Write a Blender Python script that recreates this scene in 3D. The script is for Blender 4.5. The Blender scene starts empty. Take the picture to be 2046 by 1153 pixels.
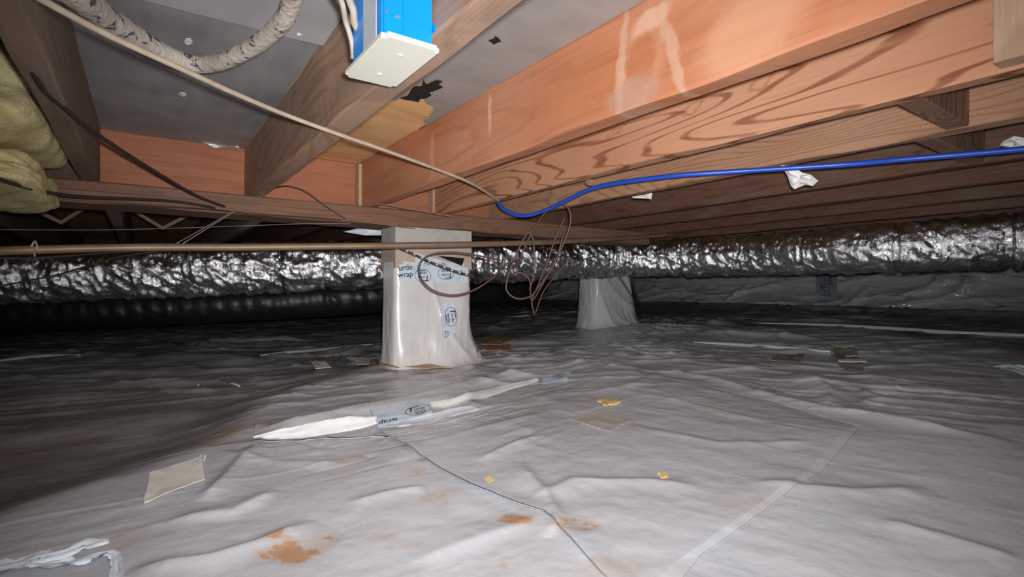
import bpy, bmesh, math, random
import numpy as np
from mathutils import Vector, Matrix
random.seed(4); rng = np.random.default_rng(11)
S = bpy.context.scene; COL = S.collection
# ------------------------------------------------------------------ camera
F, CX, CY, HC = 1040.0, 1023.0, 576.5, 0.345
YAW = math.atan(738/1040.0); SN, CS = math.sin(YAW), math.cos(YAW)
cam_d = bpy.data.cameras.new('camera'); cam = bpy.data.objects.new('camera', cam_d); COL.objects.link(cam)
cam_d.sensor_width = 36; cam_d.lens = F/2046*36; cam_d.clip_start = 0.01; cam_d.clip_end = 60
cam.location = (0, 0, HC); cam.rotation_euler = (math.pi/2, 0, -YAW); S.camera = cam
# ------------------------------------------------------------------ light, world, exposure
S.view_settings.view_transform = 'Standard'; S.view_settings.look = 'None'
S.view_settings.exposure = 0.0; S.view_settings.gamma = 1.0; S.view_settings.use_curve_mapping = False
W = bpy.data.worlds.new('world'); S.world = W; W.use_nodes = True
W.node_tree.nodes['Background'].inputs[0].default_value = (0.85, 0.93, 1.0, 1)
W.node_tree.nodes['Background'].inputs[1].default_value = 0.018
def lamp(name, loc, aim, energy, size, blend, radius, col, falloff, smooth):
    d = bpy.data.lights.new(name, 'SPOT'); o = bpy.data.objects.new(name, d); COL.objects.link(o)
    o.location = loc; o.rotation_euler = (Vector(aim)-Vector(loc)).to_track_quat('-Z', 'Y').to_euler()
    d.spot_size = math.radians(size); d.spot_blend = blend; d.shadow_soft_size = radius
    d.energy = energy; d.color = col
    d.use_nodes = True; nt = d.node_tree
    f = nt.nodes.new('ShaderNodeLightFalloff'); f.inputs['Strength'].default_value = 1.0
    f.inputs['Smooth'].default_value = smooth
    nt.links.new(f.outputs[falloff], nt.nodes['Emission'].inputs['Strength'])
    return o
# the phone's flash: a small lamp a few centimetres from the lens
lamp('phone_flash', (0.016, -0.004, HC+0.024), (0.035+SN*2+.06, CS*2-.04, HC-0.06), 178, 122, 1.0, 0.012, (1.0, 0.985, 0.99), 'Quadratic', 1.2)
# ------------------------------------------------------------------ projection helpers: point at depth / on a plane
def P(u, v, w):
    r = (u-CX)/F*w
    return Vector((r*CS+w*SN, -r*SN+w*CS, HC+(CY-v)/F*w))
def PZ(u, v, z): return P(u, v, (z-HC)*F/(CY-v))
def PY(u, v, Y): return P(u, v, Y/(-(u-CX)/F*SN+CS))
def PX(u, v, X): return P(u, v, X/((u-CX)/F*CS+SN))
# ------------------------------------------------------------------ noise (numpy)
def _h(ix, iy, s):
    n = (ix.astype(np.int64)*374761393+iy.astype(np.int64)*668265263+s*1442695041) & 0xffffffff
    n = ((n ^ (n >> 13))*1274126177) & 0xffffffff
    return ((n ^ (n >> 16)) & 0xffff)/65535.0*2-1
def vn(x, y, s=0):
    x = np.asarray(x, float); y = np.asarray(y, float)
    ix = np.floor(x); iy = np.floor(y); fx = x-ix; fy = y-iy
    fx = fx*fx*fx*(fx*(fx*6-15)+10); fy = fy*fy*fy*(fy*(fy*6-15)+10)
    a = _h(ix, iy, s); b = _h(ix+1, iy, s); c = _h(ix, iy+1, s); d = _h(ix+1, iy+1, s)
    return (a*(1-fx)+b*fx)*(1-fy)+(c*(1-fx)+d*fx)*fy
def fbm(x, y, s=0, o=4):
    t = 0; a = 1.0
    for i in range(o):
        t = t+a*vn(x*2**i+i*7.3, y*2**i-i*3.1, s+i); a *= .5
    return t/1.6
def sstep(a, b, x):
    t = np.clip((x-a)/(b-a), 0, 1); return t*t*(3-2*t)
def polydist(x, y, pts):
    """distance to polyline and signed side of nearest segment, and parameter 0..1"""
    best = np.full(x.shape, 1e9); side = np.zeros(x.shape); par = np.zeros(x.shape)
    n = len(pts)-1
    for i in range(n):
        ax, ay = pts[i]; bx, by = pts[i+1]; dx, dy = bx-ax, by-ay; L = dx*dx+dy*dy
        t = np.clip(((x-ax)*dx+(y-ay)*dy)/L, 0, 1)
        d = np.hypot(x-ax-t*dx, y-ay-t*dy); s = np.sign(dx*(y-ay)-dy*(x-ax))
        m = d < best; best = np.where(m, d, best); side = np.where(m, s, side); par = np.where(m, (i+t)/n, par)
    return best, side, par
def smooth_line(pts, n=8):
    pts = [Vector(p) for p in pts]; out = []
    if len(pts) < 3: return pts
    q = [pts[0]*2-pts[1]]+pts+[pts[-1]*2-pts[-2]]
    for i in range(1, len(q)-2):
        for k in range(n):
            t = k/n
            out.append(.5*((2*q[i])+(q[i+1]-q[i-1])*t+(2*q[i-1]-5*q[i]+4*q[i+1]-q[i+2])*t*t+(3*q[i]-q[i-1]-3*q[i+1]+q[i+2])*t**3))
    out.append(pts[-1]); return out
# ------------------------------------------------------------------ floor relief
def G(*px): return [tuple(PZ(u, v, 0.0).xy) for u, v in px]
RIDGES = [  # photo points on the ground, height, half width, asymmetry
 (G((500,870),(600,855),(740,826),(860,800),(1000,768),(1130,748)), .030, .035),
 (G((1515,648),(1750,660),(2046,676),(2300,700)), .05, .05),
 (G((1380,686),(1500,694),(1660,706)), .03, .045),
 (G((520,712),(620,700),(745,690)), .035, .05),
 (G((-80,735),(100,715),(330,720),(520,712)), .03, .06),
 (G((1300,755),(1420,775),(1640,835),(1800,868),(2046,920)), .018, .026),
 (G((1060,1003),(1150,965),(1290,968),(1400,985)), .008, .02),
 (G((1040,930),(1085,985),(1120,1040),(1100,1080)), .009, .016),
 (G((250,1150),(420,1128),(520,1095),(640,1045)), .016, .018),
 (G((395,1010),(450,960),(520,890)), .014, .02),
 (G((960,930),(1020,900),(1090,878)), .008, .012),
 (G((1085,1030),(1000,1068),(920,1100),(820,1140)), .007, .022),
 (G((690,1010),(780,985),(850,975)), .007, .013),
 (G((430,905),(560,930),(700,935)), .008, .02),
 (G((1480,975),(1700,992),(1850,990)), .010, .022),
 (G((560,985),(470,1030),(330,1050)), .010, .02),
 (G((1750,1050),(1900,1085),(2060,1130)), .008, .02),
 (G((1250,860),(1440,900),(1640,905)), .006, .02),
 (G((960,740),(1080,722),(1300,700)), .012, .03),
 (G((1090,800),(1250,790),(1330,760)), .008, .02),
]
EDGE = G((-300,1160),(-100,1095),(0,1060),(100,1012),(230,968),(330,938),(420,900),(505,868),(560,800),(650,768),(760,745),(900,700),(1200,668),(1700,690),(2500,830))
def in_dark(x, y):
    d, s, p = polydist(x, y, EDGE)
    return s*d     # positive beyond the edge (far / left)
def hfun(x, y):
    x = np.asarray(x, float); y = np.asarray(y, float)
    w = x*SN+y*CS; r = x*CS-y*SN
    wob = .07*fbm(x*2.2, y*2.2, 90, 3)
    h = .014*fbm(x*1.3, y*1.3, 5, 3)
    t = x-.9; h = h+.036*.5*(t+np.sqrt(t*t+.3))-.004
    g = in_dark(x, y)
    leftness = sstep(1.0, -.2, r)
    h = h-.035*sstep(0, .25, g)*leftness+.03*sstep(.5, 1.6, g)*leftness
    # wrinkles: ridged noise drawn out sideways, turning with place
    amp = (.25+.75*sstep(-.2, .7, vn(x*1.7, y*1.7, 77)))*(.35+.65*sstep(.8, 1.6, w))
    wr_ = sstep(-.15, .45, r/np.maximum(w, .3)); far_ = 1+.8*sstep(1.0, 2.2, w)
    for ang, wt_, sd_ in ((-.60, 1-wr_, 0), (.70, wr_, 200)):
        a = ang+.18*vn(x*.8, y*.8, 31+sd_); ca, sa = np.cos(a), np.sin(a)
        p = r*ca-w*sa; q = r*sa+w*ca
        k1 = 1-np.abs(vn(p*1.3+wob*6, q*7, 41+sd_)); k2 = 1-np.abs(vn(p*2.2+wob*8, q*15, 42+sd_))
        k3 = 1-np.abs(vn(p*4+q*2, q*24-p*2, 43+sd_)); k4 = 1-np.abs(vn(p*8, q*50, 44+sd_))
        h = h+wt_*amp*far_*((.006+.008*sstep(.9, 1.6, w))*k1**4+.011*k2**5*(.35*sstep(.9, 1.5, w)+vn(p*1.5, q*3, 72+sd_))+.0065*k3**6*(vn(p*2.5, q*5, 73)+.15)+.0032*k4**6*sstep(-.3, .5, vn(p*4, q*6, 74)))
    h = h+.0014*fbm(x*16, y*16, 61, 3)
    far = sstep(1.2, 2.4, w)
    h = h+far*.012*(1-np.abs(vn(r*3+wob*5, w*8+wob*8, 45)))**3
    for pts, am, wd in RIDGES:
        xs = [q_[0] for q_ in pts]; ys = [q_[1] for q_ in pts]
        m = (x > min(xs)-5*wd) & (x < max(xs)+5*wd) & (y > min(ys)-5*wd) & (y < max(ys)+5*wd)
        if not m.any(): continue
        xm = x[m]; ym = y[m]
        d, s, tt = polydist(xm+.008*vn(xm*6, ym*6, 3), ym+.008*vn(xm*6, ym*6, 4), pts)
        e = np.minimum(1, np.minimum(tt, 1-tt)*6)
        dd = d*np.where(s > 0, 1.0, .55)
        h[m] += am*(.62 if am < .02 else .8)*e*np.exp(-(dd/wd)**1.5*1.6)
    return h
def hz(x, y): return float(hfun(np.array([x]), np.array([y]))[0])
def PF(u, v, off=0.0):
    z = 0.0
    for _ in range(7):
        p = PZ(u, min(v, 1e9), min(z, HC-.05)); z = .5*z+.5*hz(p.x, p.y)
    p = PZ(u, v, z); p.z = hz(p.x, p.y)+off; return p
RUST = [(580,1112,85,40,1.0),(545,1085,40,18,.8),(1035,1044,40,14,.9),(820,1100,40,12,.45),(780,1102,16,8,.5),(650,1080,30,15,.4),(890,992,30,12,.4),
 (1210,845,60,22,.35),(1480,1022,55,22,.35),(1430,840,50,22,.25),(720,930,70,25,.35),(440,868,60,30,.5),(240,1090,45,35,.4),(530,860,60,14,.5),(1230,1150,70,25,.5),
 (1005,1135,12,9,.6),(935,1080,14,7,.4),(835,945,22,11,.5),(870,1000,30,14,.5),(770,1070,30,20,.35),(560,1000,26,16,.35),(80,860,120,60,.3),(860,745,140,16,.5),(1150,1060,50,14,.6)]
def dirt(x, y):  # rust stains, plus grime mixed with painted-in shade beyond the edge
    w = x*SN+y*CS; r = x*CS-y*SN
    rust = np.zeros(x.shape)
    for u, v, ru, rv, st in RUST:
        ru *= 1.3; rv *= 1.3; st = min(1, st*1.15)
        c = PZ(u, v, 0.0); wc = c.x*SN+c.y*CS; rc = c.x*CS-c.y*SN
        a = ru*wc/F; b = rv*wc*wc/(F*HC)
        q = np.sqrt(((r-rc)/a)**2+((w-wc)/b)**2)+.45*fbm(x*18, y*18, 17, 4)
        rust = np.maximum(rust, st*sstep(1.05, .35, q))
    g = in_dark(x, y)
    soil_shade = sstep(-.02, .10, g+.03*fbm(x*9, y*9, 55, 3))*(.8+.2*sstep(.6, -.6, r+.25*fbm(x*2, y*2, 8, 3)))
    soil_shade = soil_shade*(.75+.35*fbm(x*5, y*12, 9, 4))
    soil_shade = soil_shade+.22*sstep(.1, .8, fbm(x*4, y*4, 21, 4))
    return np.clip(rust, 0, 1), np.clip(soil_shade, 0, 1)
# ------------------------------------------------------------------ mesh helpers
def link(name, me, mats=None, parent=None, smooth=False):
    o = bpy.data.objects.new(name, me); COL.objects.link(o)
    for m in (mats if isinstance(mats, (list, tuple)) else [mats]):
        if m: me.materials.append(m)
    if parent: o.parent = parent
    if smooth: me.polygons.foreach_set('use_smooth', [True]*len(me.polygons))
    return o
def mesh(name, V, Fc, mat=None, parent=None, smooth=False):
    me = bpy.data.meshes.new(name)
    if isinstance(V, np.ndarray) and isinstance(Fc, np.ndarray):
        nf, k = Fc.shape
        me.vertices.add(len(V)); me.vertices.foreach_set('co', V.astype(np.float32).ravel())
        me.loops.add(nf*k); me.loops.foreach_set('vertex_index', Fc.astype(np.int32).ravel())
        me.polygons.add(nf); me.polygons.foreach_set('loop_start', np.arange(0, nf*k, k, dtype=np.int32))
        me.update(calc_edges=True); me.validate()
    else:
        me.from_pydata([tuple(v) for v in V], [], [tuple(f) for f in Fc]); me.update()
    return link(name, me, mat, parent, smooth)
def tag(o, label=None, cat=None, group=None, kind=None):
    if label: o['label'] = label
    if cat: o['category'] = cat
    if group: o['group'] = group
    if kind: o['kind'] = kind
    return o
def empty(name, loc, label, cat, group=None):
    o = bpy.data.objects.new(name, None); COL.objects.link(o); o.location = loc; o.empty_display_size = .05
    return tag(o, label, cat, group)
def adopt(ch, par):   # parent a mesh built in world coordinates
    ch.parent = par; ch.matrix_parent_inverse = Matrix.Translation(-Vector(par.location)); return ch
def gridfaces(nu, nv, cu=False):
    i = np.arange(nu if cu else nu-1); j = np.arange(nv-1)
    I, J = np.meshgrid(i, j, indexing='ij'); I2 = (I+1) % nu
    return np.stack([I*nv+J, I2*nv+J, I2*nv+J+1, I*nv+J+1], -1).reshape(-1, 4)
def board(name, x0, x1, y0, y1, z0, z1, mat, axis='y', n=40, wob=.0015, bev=.003, seed=0):
    """sawn timber: chamfered section swept along its length with slight unevenness"""
    L0, L1 = (y0, y1) if axis == 'y' else (x0, x1)
    a0, a1 = (x0, x1) if axis == 'y' else (y0, y1)
    sec = [(a0+bev, z0), (a1-bev, z0), (a1, z0+bev), (a1, z1-bev), (a1-bev, z1), (a0+bev, z1), (a0, z1-bev), (a0, (z0*.6+z1*.4)), (a0, z0+bev)]
    V = []; Fc = []; k = len(sec)
    for i in range(n+1):
        t = L0+(L1-L0)*i/n
        for j, (a, z) in enumerate(sec):
            da = wob*float(vn(t*6, j*3.3, seed)); dz = wob*float(vn(t*6+40, j*2.7, seed+1)) if z < (z0+z1)/2 else 0
            V.append((a+da, t, z+dz) if axis == 'y' else (t, a+da, z+dz))
    for i in range(n):
        for j in range(k):
            q = (i*k+j, i*k+(j+1) % k, (i+1)*k+(j+1) % k, (i+1)*k+j)
            Fc.append(q if axis == 'x' else q[::-1])
    Fc.append(tuple(range(k)) if axis == 'y' else tuple(range(k))[::-1]); e = tuple(n*k+j for j in range(k)); Fc.append(e[::-1] if axis == 'y' else e)
    return mesh(name, V, Fc, mat)
def tube(name, pts, rad, mat, parent=None, seg=10, n=8, caps=True, noise=0.0, seed=0):
    pts = smooth_line(pts, n); m = len(pts)
    rs = [rad]*m if not isinstance(rad, (list, tuple)) else [float(np.interp(i/(m-1), np.linspace(0, 1, len(rad)), rad)) for i in range(m)]
    V = []; up = None
    for i, p in enumerate(pts):
        t = (pts[min(i+1, m-1)]-pts[max(i-1, 0)]).normalized()
        if up is None: up = t.orthogonal().normalized()
        up = (up-t*up.dot(t)).normalized(); b = t.cross(up)
        for j in range(seg):
            a = 2*math.pi*j/seg; rr = rs[i]*(1+noise*random.uniform(-1, 1))
            V.append(p+(up*math.cos(a)+b*math.sin(a))*rr)
    Fc = [(i*seg+j, i*seg+(j+1) % seg, (i+1)*seg+(j+1) % seg, (i+1)*seg+j) for i in range(m-1) for j in range(seg)]
    if caps: Fc += [tuple(range(seg))[::-1], tuple((m-1)*seg+j for j in range(seg))]
    return mesh(name, V, Fc, mat, parent, smooth=noise == 0)
# ------------------------------------------------------------------ materials
class N:
    def __init__(s, name):
        s.m = bpy.data.materials.new(name); s.m.use_nodes = True; s.t = s.m.node_tree
        s.b = s.t.nodes['Principled BSDF']; s.tc = s.t.nodes.new('ShaderNodeTexCoord').outputs['Object']
    def new(s, ty, **kw):
        n = s.t.nodes.new(ty)
        for k, v in kw.items(): setattr(n, k, v)
        return n
    def set(s, inp, v):
        if hasattr(v, 'links') or isinstance(v, bpy.types.NodeSocket): s.t.links.new(v, inp)
        else:
            if isinstance(v, tuple) and len(v) == 3 and len(inp.default_value) == 4: v = (*v, 1)
            inp.default_value = v
    def map(s, sc, loc=(0, 0, 0), src=None, rot=(0, 0, 0)):
        n = s.new('ShaderNodeMapping'); s.set(n.inputs[0], src or s.tc); n.inputs['Scale'].default_value = sc
        n.inputs['Location'].default_value = loc; n.inputs['Rotation'].default_value = rot; return n.outputs[0]
    def noise(s, vec, scale, det=4, rough=.55, dist=0, col=False):
        n = s.new('ShaderNodeTexNoise'); s.set(n.inputs['Vector'], vec); n.inputs['Scale'].default_value = scale
        n.inputs['Detail'].default_value = det; n.inputs['Roughness'].default_value = rough; n.inputs['Distortion'].default_value = dist
        return n.outputs['Color' if col else 'Fac']
    def math(s, op, a, b=0.0, c=None):
        n = s.new('ShaderNodeMath', operation=op); s.set(n.inputs[0], a); s.set(n.inputs[1], b)
        if c is not None: s.set(n.inputs[2], c)
        return n.outputs[0]
    def vm(s, op, a, b):
        n = s.new('ShaderNodeVectorMath', operation=op); s.set(n.inputs[0], a); s.set(n.inputs[1], b)
        return n.outputs['Value' if op in ('LENGTH', 'DOT_PRODUCT', 'DISTANCE') else 'Vector']
    def rng(s, v, a, b, c=0.0, d=1.0):
        n = s.new('ShaderNodeMapRange', interpolation_type='SMOOTHSTEP'); s.set(n.inputs[0], v)
        n.inputs[1].default_value = a; n.inputs[2].default_value = b; n.inputs[3].default_value = c; n.inputs[4].default_value = d
        return n.outputs[0]
    def mix(s, f, a, b, mode='MIX'):
        n = s.new('ShaderNodeMix', data_type='RGBA', blend_type=mode); s.set(n.inputs[0], f); s.set(n.inputs[6], a); s.set(n.inputs[7], b)
        return n.outputs[2]
    def bump(s, h, strength=.3, dist=.002):
        n = s.new('ShaderNodeBump'); s.set(n.inputs['Height'], h); n.inputs['Strength'].default_value = strength
        n.inputs['Distance'].default_value = dist; s.t.links.new(n.outputs[0], s.b.inputs['Normal'])
    def fin(s, col, rough=.5, metal=0.0, spec=.5):
        s.set(s.b.inputs['Base Color'], col); s.set(s.b.inputs['Roughness'], rough); s.set(s.b.inputs['Metallic'], metal)
        s.b.inputs['Specular IOR Level'].default_value = spec; return s.m
def plain(name, col, rough=.5, metal=0.0, var=.12, sc=30, spec=.5, bump=.1):
    n = N(name); f = n.noise(n.tc, sc); d = tuple(c*(1-var*2.2) for c in col); l = tuple(min(1, c*(1+var)) for c in col)
    c = n.mix(f, d, l); n.bump(f, bump, .002); return n.fin(c, rough, metal, spec)
def wood(name, base, dark, light, rings=22, warp=1.2, lines=.5, dust=.2, dustc=(.30, .24, .20), axis='y', marks=(), seed=0.0, fine=.35, ysc=1.0, lt=.25):
    n = N(name)
    sw = (lambda a, b, c: (a, b, c)) if axis == 'y' else ((lambda a, b, c: (b, a, c)) if axis == 'x' else (lambda a, b, c: (a, c, b)))
    loc = (seed*3.1, seed*1.7, seed*2.3)
    big = n.noise(n.map(sw(2.6, .8*ysc, 5.0), loc), 1.0, 2.5, .5)
    sep = n.new('ShaderNodeSeparateXYZ'); n.set(sep.inputs[0], n.tc)
    ax = {'y': 2, 'x': 2, 'z': 0}[axis]
    ph = n.math('ADD', n.math('MULTIPLY', sep.outputs[ax], rings*.35), n.math('MULTIPLY', big, rings*warp))
    sn = n.math('SINE', n.math('MULTIPLY', ph, 6.283))
    ln = n.rng(sn, lt, .98)
    brk = n.noise(n.map(sw(60, 3, 60), loc), 1.0, 3)
    ln = n.math('MULTIPLY', ln, n.rng(brk, .3, .6, .45, 1.0))
    fg = n.noise(n.map(sw(190, 5, 190), loc), 1.0, 4, .6)
    va = n.noise(n.map(sw(5, 1.6, 6), (5+seed, 2, 1)), 1.0, 4)
    c = n.mix(n.rng(va, .3, .72), base, light)
    c = n.mix(n.math('MULTIPLY', ln, lines), c, dark)
    c = n.mix(n.math('MULTIPLY', n.rng(fg, .45, .75), fine), c, dark)
    du = n.noise(n.map(sw(9, 4, 12), (1, 7+seed, 3)), 1.0, 5, .65)
    c = n.mix(n.math('MULTIPLY', n.rng(du, .35, .75), dust), c, dustc)
    if marks:
        wn = n.noise(n.map((1, 1, 1)), 28, 4, .6, 0, True)
        pos = n.vm('ADD', n.tc, n.vm('MULTIPLY', n.vm('SUBTRACT', wn, (.5, .5, .5)), (.0, .035, .035)))
        for (cy, cz, ry, rz, rot, colr, st, hollow) in marks:
            v = n.vm('SUBTRACT', pos, (0, cy, cz))
            rn = n.new('ShaderNodeMapping'); n.set(rn.inputs[0], v); rn.inputs['Rotation'].default_value = (rot, 0, 0)
            v = n.vm('MULTIPLY', rn.outputs[0], (0, 1/ry, 1/rz)); d = n.vm('LENGTH', v, (0, 0, 0))
            f = n.rng(d, 1.15, .55)
            if hollow: f = n.math('MULTIPLY', f, n.rng(d, .45, .85))
            c = n.mix(n.math('MULTIPLY', f, st), c, colr)
    hgt = n.math('ADD', n.math('MULTIPLY', fg, .7), n.math('MULTIPLY', ln, -.5))
    n.bump(hgt, .35, .0015)
    return n.fin(c, n.rng(fg, .2, .8, .55, .8), 0, .3)
def liner_mat(name, base=(.565, .58, .615), dark=(.10, .095, .09)):
    n = N(name)
    a = n.new('ShaderNodeAttribute', attribute_name='rust'); b = n.new('ShaderNodeAttribute', attribute_name='soil_shade')
    f1 = n.noise(n.tc, 55, 6, .7, .4); f2 = n.noise(n.tc, 9, 5, .6); f3 = n.noise(n.tc, 160, 3, .6)
    c = n.mix(n.rng(f2, .35, .7, 0, .35), base, (.52, .48, .46))
    c = n.mix(n.rng(b.outputs['Fac'], 0, 1, 0, .92), c, n.mix(f1, dark, (.21, .20, .185)))  # grime and shadow band both mixed into the liner colour
    halo = n.rng(a.outputs['Fac'], .0, .8, 0, .42)
    c = n.mix(halo, c, (.50, .36, .25))
    rf = n.rng(n.math('ADD', n.math('MULTIPLY', a.outputs['Fac'], .55), n.math('MULTIPLY', f1, 1.0)), .86, 1.0)
    c = n.mix(n.math('MULTIPLY', rf, .85), c, n.mix(f3, (.40, .20, .09), (.60, .34, .18)))
    sp = n.rng(n.noise(n.tc, 95, 2, .5), .735, .77)
    c = n.mix(n.math('MULTIPLY', sp, .6), c, (.38, .24, .14))
    rb = n.math('ADD', n.rng(f2, .3, .7, .20, .34), n.math('MULTIPLY', b.outputs['Fac'], .22))
    n.bump(n.math('ADD', f2, n.math('MULTIPLY', n.noise(n.tc, 30, 3), .35)), .35, .006)
    n.b.inputs['Coat Weight'].default_value = 0.0
    return n.fin(c, rb, 0, .55)
M_liner = liner_mat('liner_plastic'); M_over = liner_mat('liner_overlap', (.565, .58, .615))
ZJ = HC+.328; ZC = HC+.518      # joist underside, subfloor underside
def mk(X, u, v, ry, rz, rot, col, st, hollow=0):
    p = PX(u, v, X); return (p.y, p.z, ry, rz, rot, col, st, hollow)
PALE = (.66, .47, .36); GREY = (.42, .34, .28); DK = (.12, .045, .02)
W_A = wood('joist_wood_brown', (.38, .225, .145), (.19, .10, .06), (.46, .29, .195), 14, 1.5, .4, .55, (.27, .215, .18), seed=1,
   marks=[mk(.307, 576, 235, .006, .20, .03, (.40, .30, .23), .55), mk(.307, 583, 255, .003, .1, .0, (.12, .08, .06), .5), mk(.307, 660, 160, .03, .05, .4, (.40, .30, .24), .35)])
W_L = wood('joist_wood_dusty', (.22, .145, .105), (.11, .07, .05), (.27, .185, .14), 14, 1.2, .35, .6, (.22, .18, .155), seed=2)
W_B = wood('joist_wood_orange', (.47, .175, .08), (.27, .09, .038), (.54, .25, .14), 6, 1.6, .22, .35, (.40, .21, .14), seed=3,
   marks=[mk(.728, 1282, 120, .055, .085, -.25, (.60, .33, .21), .5, 1), mk(.728, 1242, 130, .012, .12, -.1, PALE, .4), mk(.728, 1345, 110, .014, .10, .25, PALE, .4),
          mk(.728, 1300, 40, .05, .02, .2, (.66, .42, .30), .6), mk(.728, 1262, 190, .07, .035, 0, (.42, .27, .20), .6),
          mk(.728, 978, 230, .008, .06, .0, (.66, .42, .28), .8), mk(.728, 864, 310, .014, .075, .0, (.60, .33, .21), .75), mk(.728, 770, 330, .006, .02, 0, (.62, .38, .25), .5),
          mk(.728, 1500, 60, .10, .06, .3, (.66, .36, .23), .5)])
W_C = wood('joist_wood_grained', (.47, .225, .125), (.17, .045, .018), (.52, .27, .155), 21, 1.35, .8, .12, seed=4, fine=.2, ysc=.5, lt=.6,
   marks=[mk(1.06, 1225, 268, .035, .008, .25, (.22, .07, .03), .7, 1), mk(1.06, 1385, 215, .035, .014, .25, (.24, .07, .03), .8, 1), mk(1.06, 1520, 165, .028, .018, .25, (.24, .075, .03), .7, 1)])
W_D = wood('joist_wood_knotty', (.36, .19, .11), (.15, .06, .03), (.42, .235, .14), 20, 1.6, .5, .25, seed=5, fine=.25)
W_E = wood('joist_wood_shadow', (.105, .048, .028), (.045, .02, .012), (.13, .062, .038), 18, 1.5, .45, .3, (.2, .15, .12), seed=6)  # far joists and blocking: flash falloff put into the wood colour
W_BLK = wood('blocking_wood', (.36, .13, .062), (.21, .07, .03), (.42, .165, .085), 8, 1.2, .25, .15, axis='x', seed=7)
W_BEAM = wood('beam_wood', (.20, .095, .055), (.10, .045, .025), (.25, .13, .08), 14, 1.0, .35, .55, (.17, .12, .09), axis='x', seed=8)
W_PALE = wood('cleat_wood', (.46, .30, .19), (.30, .18, .11), (.55, .38, .25), 30, .5, .4, .2, axis='z', seed=9)
W_DKB = wood('dark_block_wood', (.24, .13, .08), (.08, .04, .025), (.28, .16, .10), 45, .8, .6, .3, axis='z', seed=10)
W_PLY = wood('plywood', (.80, .46, .20), (.55, .27, .10), (.88, .56, .28), 12, .7, .35, .1, axis='x', seed=11)
# paper on the subfloor
n = N('building_paper'); f = n.noise(n.map((30, 4, 4)), 1.0, 4, .6); f2 = n.noise(n.tc, 6, 4)
c = n.mix(n.rng(f2, .3, .7), (.24, .24, .245), (.33, .33, .33)); c = n.mix(n.rng(f, .4, .8, 0, .4), c, (.42, .41, .40)); n.bump(f, .25, .002)
M_paper = n.fin(c, .55, .0, .4)
n = N('building_paper_warm'); f = n.noise(n.map((5, 26, 4)), 1.0, 4, .6); f2 = n.noise(n.tc, 6, 4)
c = n.mix(n.rng(f2, .3, .7), (.30, .275, .265), (.37, .345, .33)); c = n.mix(n.rng(f, .4, .8, 0, .35), c, (.42, .40, .38)); n.bump(f, .25, .002)
M_paper2 = n.fin(c, .6, .1, .4)
# ---- floor: the laid plastic ground liner
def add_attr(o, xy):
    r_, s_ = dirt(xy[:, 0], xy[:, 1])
    for nm, a in (('rust', r_), ('soil_shade', s_)):
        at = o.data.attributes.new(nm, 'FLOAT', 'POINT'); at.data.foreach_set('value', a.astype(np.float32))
th = np.concatenate([np.linspace(-math.pi, -1.25, 50, endpoint=False), np.linspace(-1.25, 1.2, 880), np.linspace(1.2, math.pi, 50, endpoint=False)[1:]])
rad = np.concatenate([[.02, .15, .3], np.exp(np.linspace(math.log(.4), math.log(11), 640))])
T, Rr = np.meshgrid(th+YAW, rad, indexing='ij')
x = (Rr*np.sin(T)).ravel(); y = (Rr*np.cos(T)).ravel()
V = np.stack([x, y, hfun(x, y)], 1); Fc = gridfaces(len(th), len(rad), True)[:, ::-1].copy()
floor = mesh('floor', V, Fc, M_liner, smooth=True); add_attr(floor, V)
tag(floor, 'rumpled grey-white plastic ground liner with rusty dirt stains', kind='structure')
# ---- overlapping sheet: ruled surface between its two edges, following the ground
def overlay(name, L, Rg, mat, off=.004, nt=260, ns=200, lip=.004):
    def samp(pts, n_):
        q = np.array([PF(u, v).to_tuple()[:2] for u, v in pts]); d = np.r_[0, np.cumsum(np.hypot(*np.diff(q, axis=0).T))]
        t = np.linspace(0, d[-1], n_); return np.stack([np.interp(t, d, q[:, 0]), np.interp(t, d, q[:, 1])], 1)
    a = samp(L, nt); b = samp(Rg, nt); s = np.linspace(0, 1, ns)[None, :, None]
    xy = (a[:, None]*(1-s)+b[:, None]*s).reshape(-1, 2)
    sd = np.tile(np.linspace(0, 1, ns), nt); tt = np.repeat(np.linspace(0, 1, nt), ns)
    wid = np.repeat(np.hypot(*(a-b).T), ns)
    e = sd*wid; f = (1-sd)*wid
    z = hfun(xy[:, 0], xy[:, 1])+off*(.3+.7*np.minimum(1, f/.05))+lip*np.exp(-(e/.03)**2)*(.7+.6*vn(tt*9, tt*0, 5))
    V = np.stack([xy[:, 0], xy[:, 1], z], 1); Fc = gridfaces(nt, ns)
    # edge thickness
    n0 = len(V); ed = np.concatenate([np.arange(nt)*ns, (nt-1)*ns+np.arange(1, ns), (np.arange(nt-1)*ns+ns-1)[::-1], np.arange(1, ns-1)[::-1]])
    V2 = V[ed].copy(); V2[:, 2] -= .0014; m = len(ed); i = np.arange(m); j = (i+1) % m
    sk = np.stack([ed[i], ed[j], n0+j, n0+i], 1)
    V = np.concatenate([V, V2]); Fc = np.concatenate([Fc, sk])
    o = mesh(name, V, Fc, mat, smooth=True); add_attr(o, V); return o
sheet = overlay('plastic_sheet', [(745,852),(790,882),(860,930),(940,975),(1000,1000),(1085,1030),(1130,1075),(1200,1153),(1290,1230)],
                [(747,848),(860,815),(1000,780),(1130,757),(1330,757),(1540,800),(1720,853),(1640,945),(1500,1040),(1400,1110),(1300,1240)], M_over)
tag(sheet, 'overlapping plastic liner sheet in the middle foreground with a diagonal raised edge', 'plastic sheet')
sheet2 = overlay('plastic_sheet', [(507,885),(512,830),(560,800),(650,766)], [(790,872),(760,800),(700,775),(655,765)], M_over, off=.003, nt=80, ns=120, lip=.002)
tag(sheet2, 'short grey liner overlap patch with a straight left edge, left of the printed floor tape', 'plastic sheet')
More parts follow.
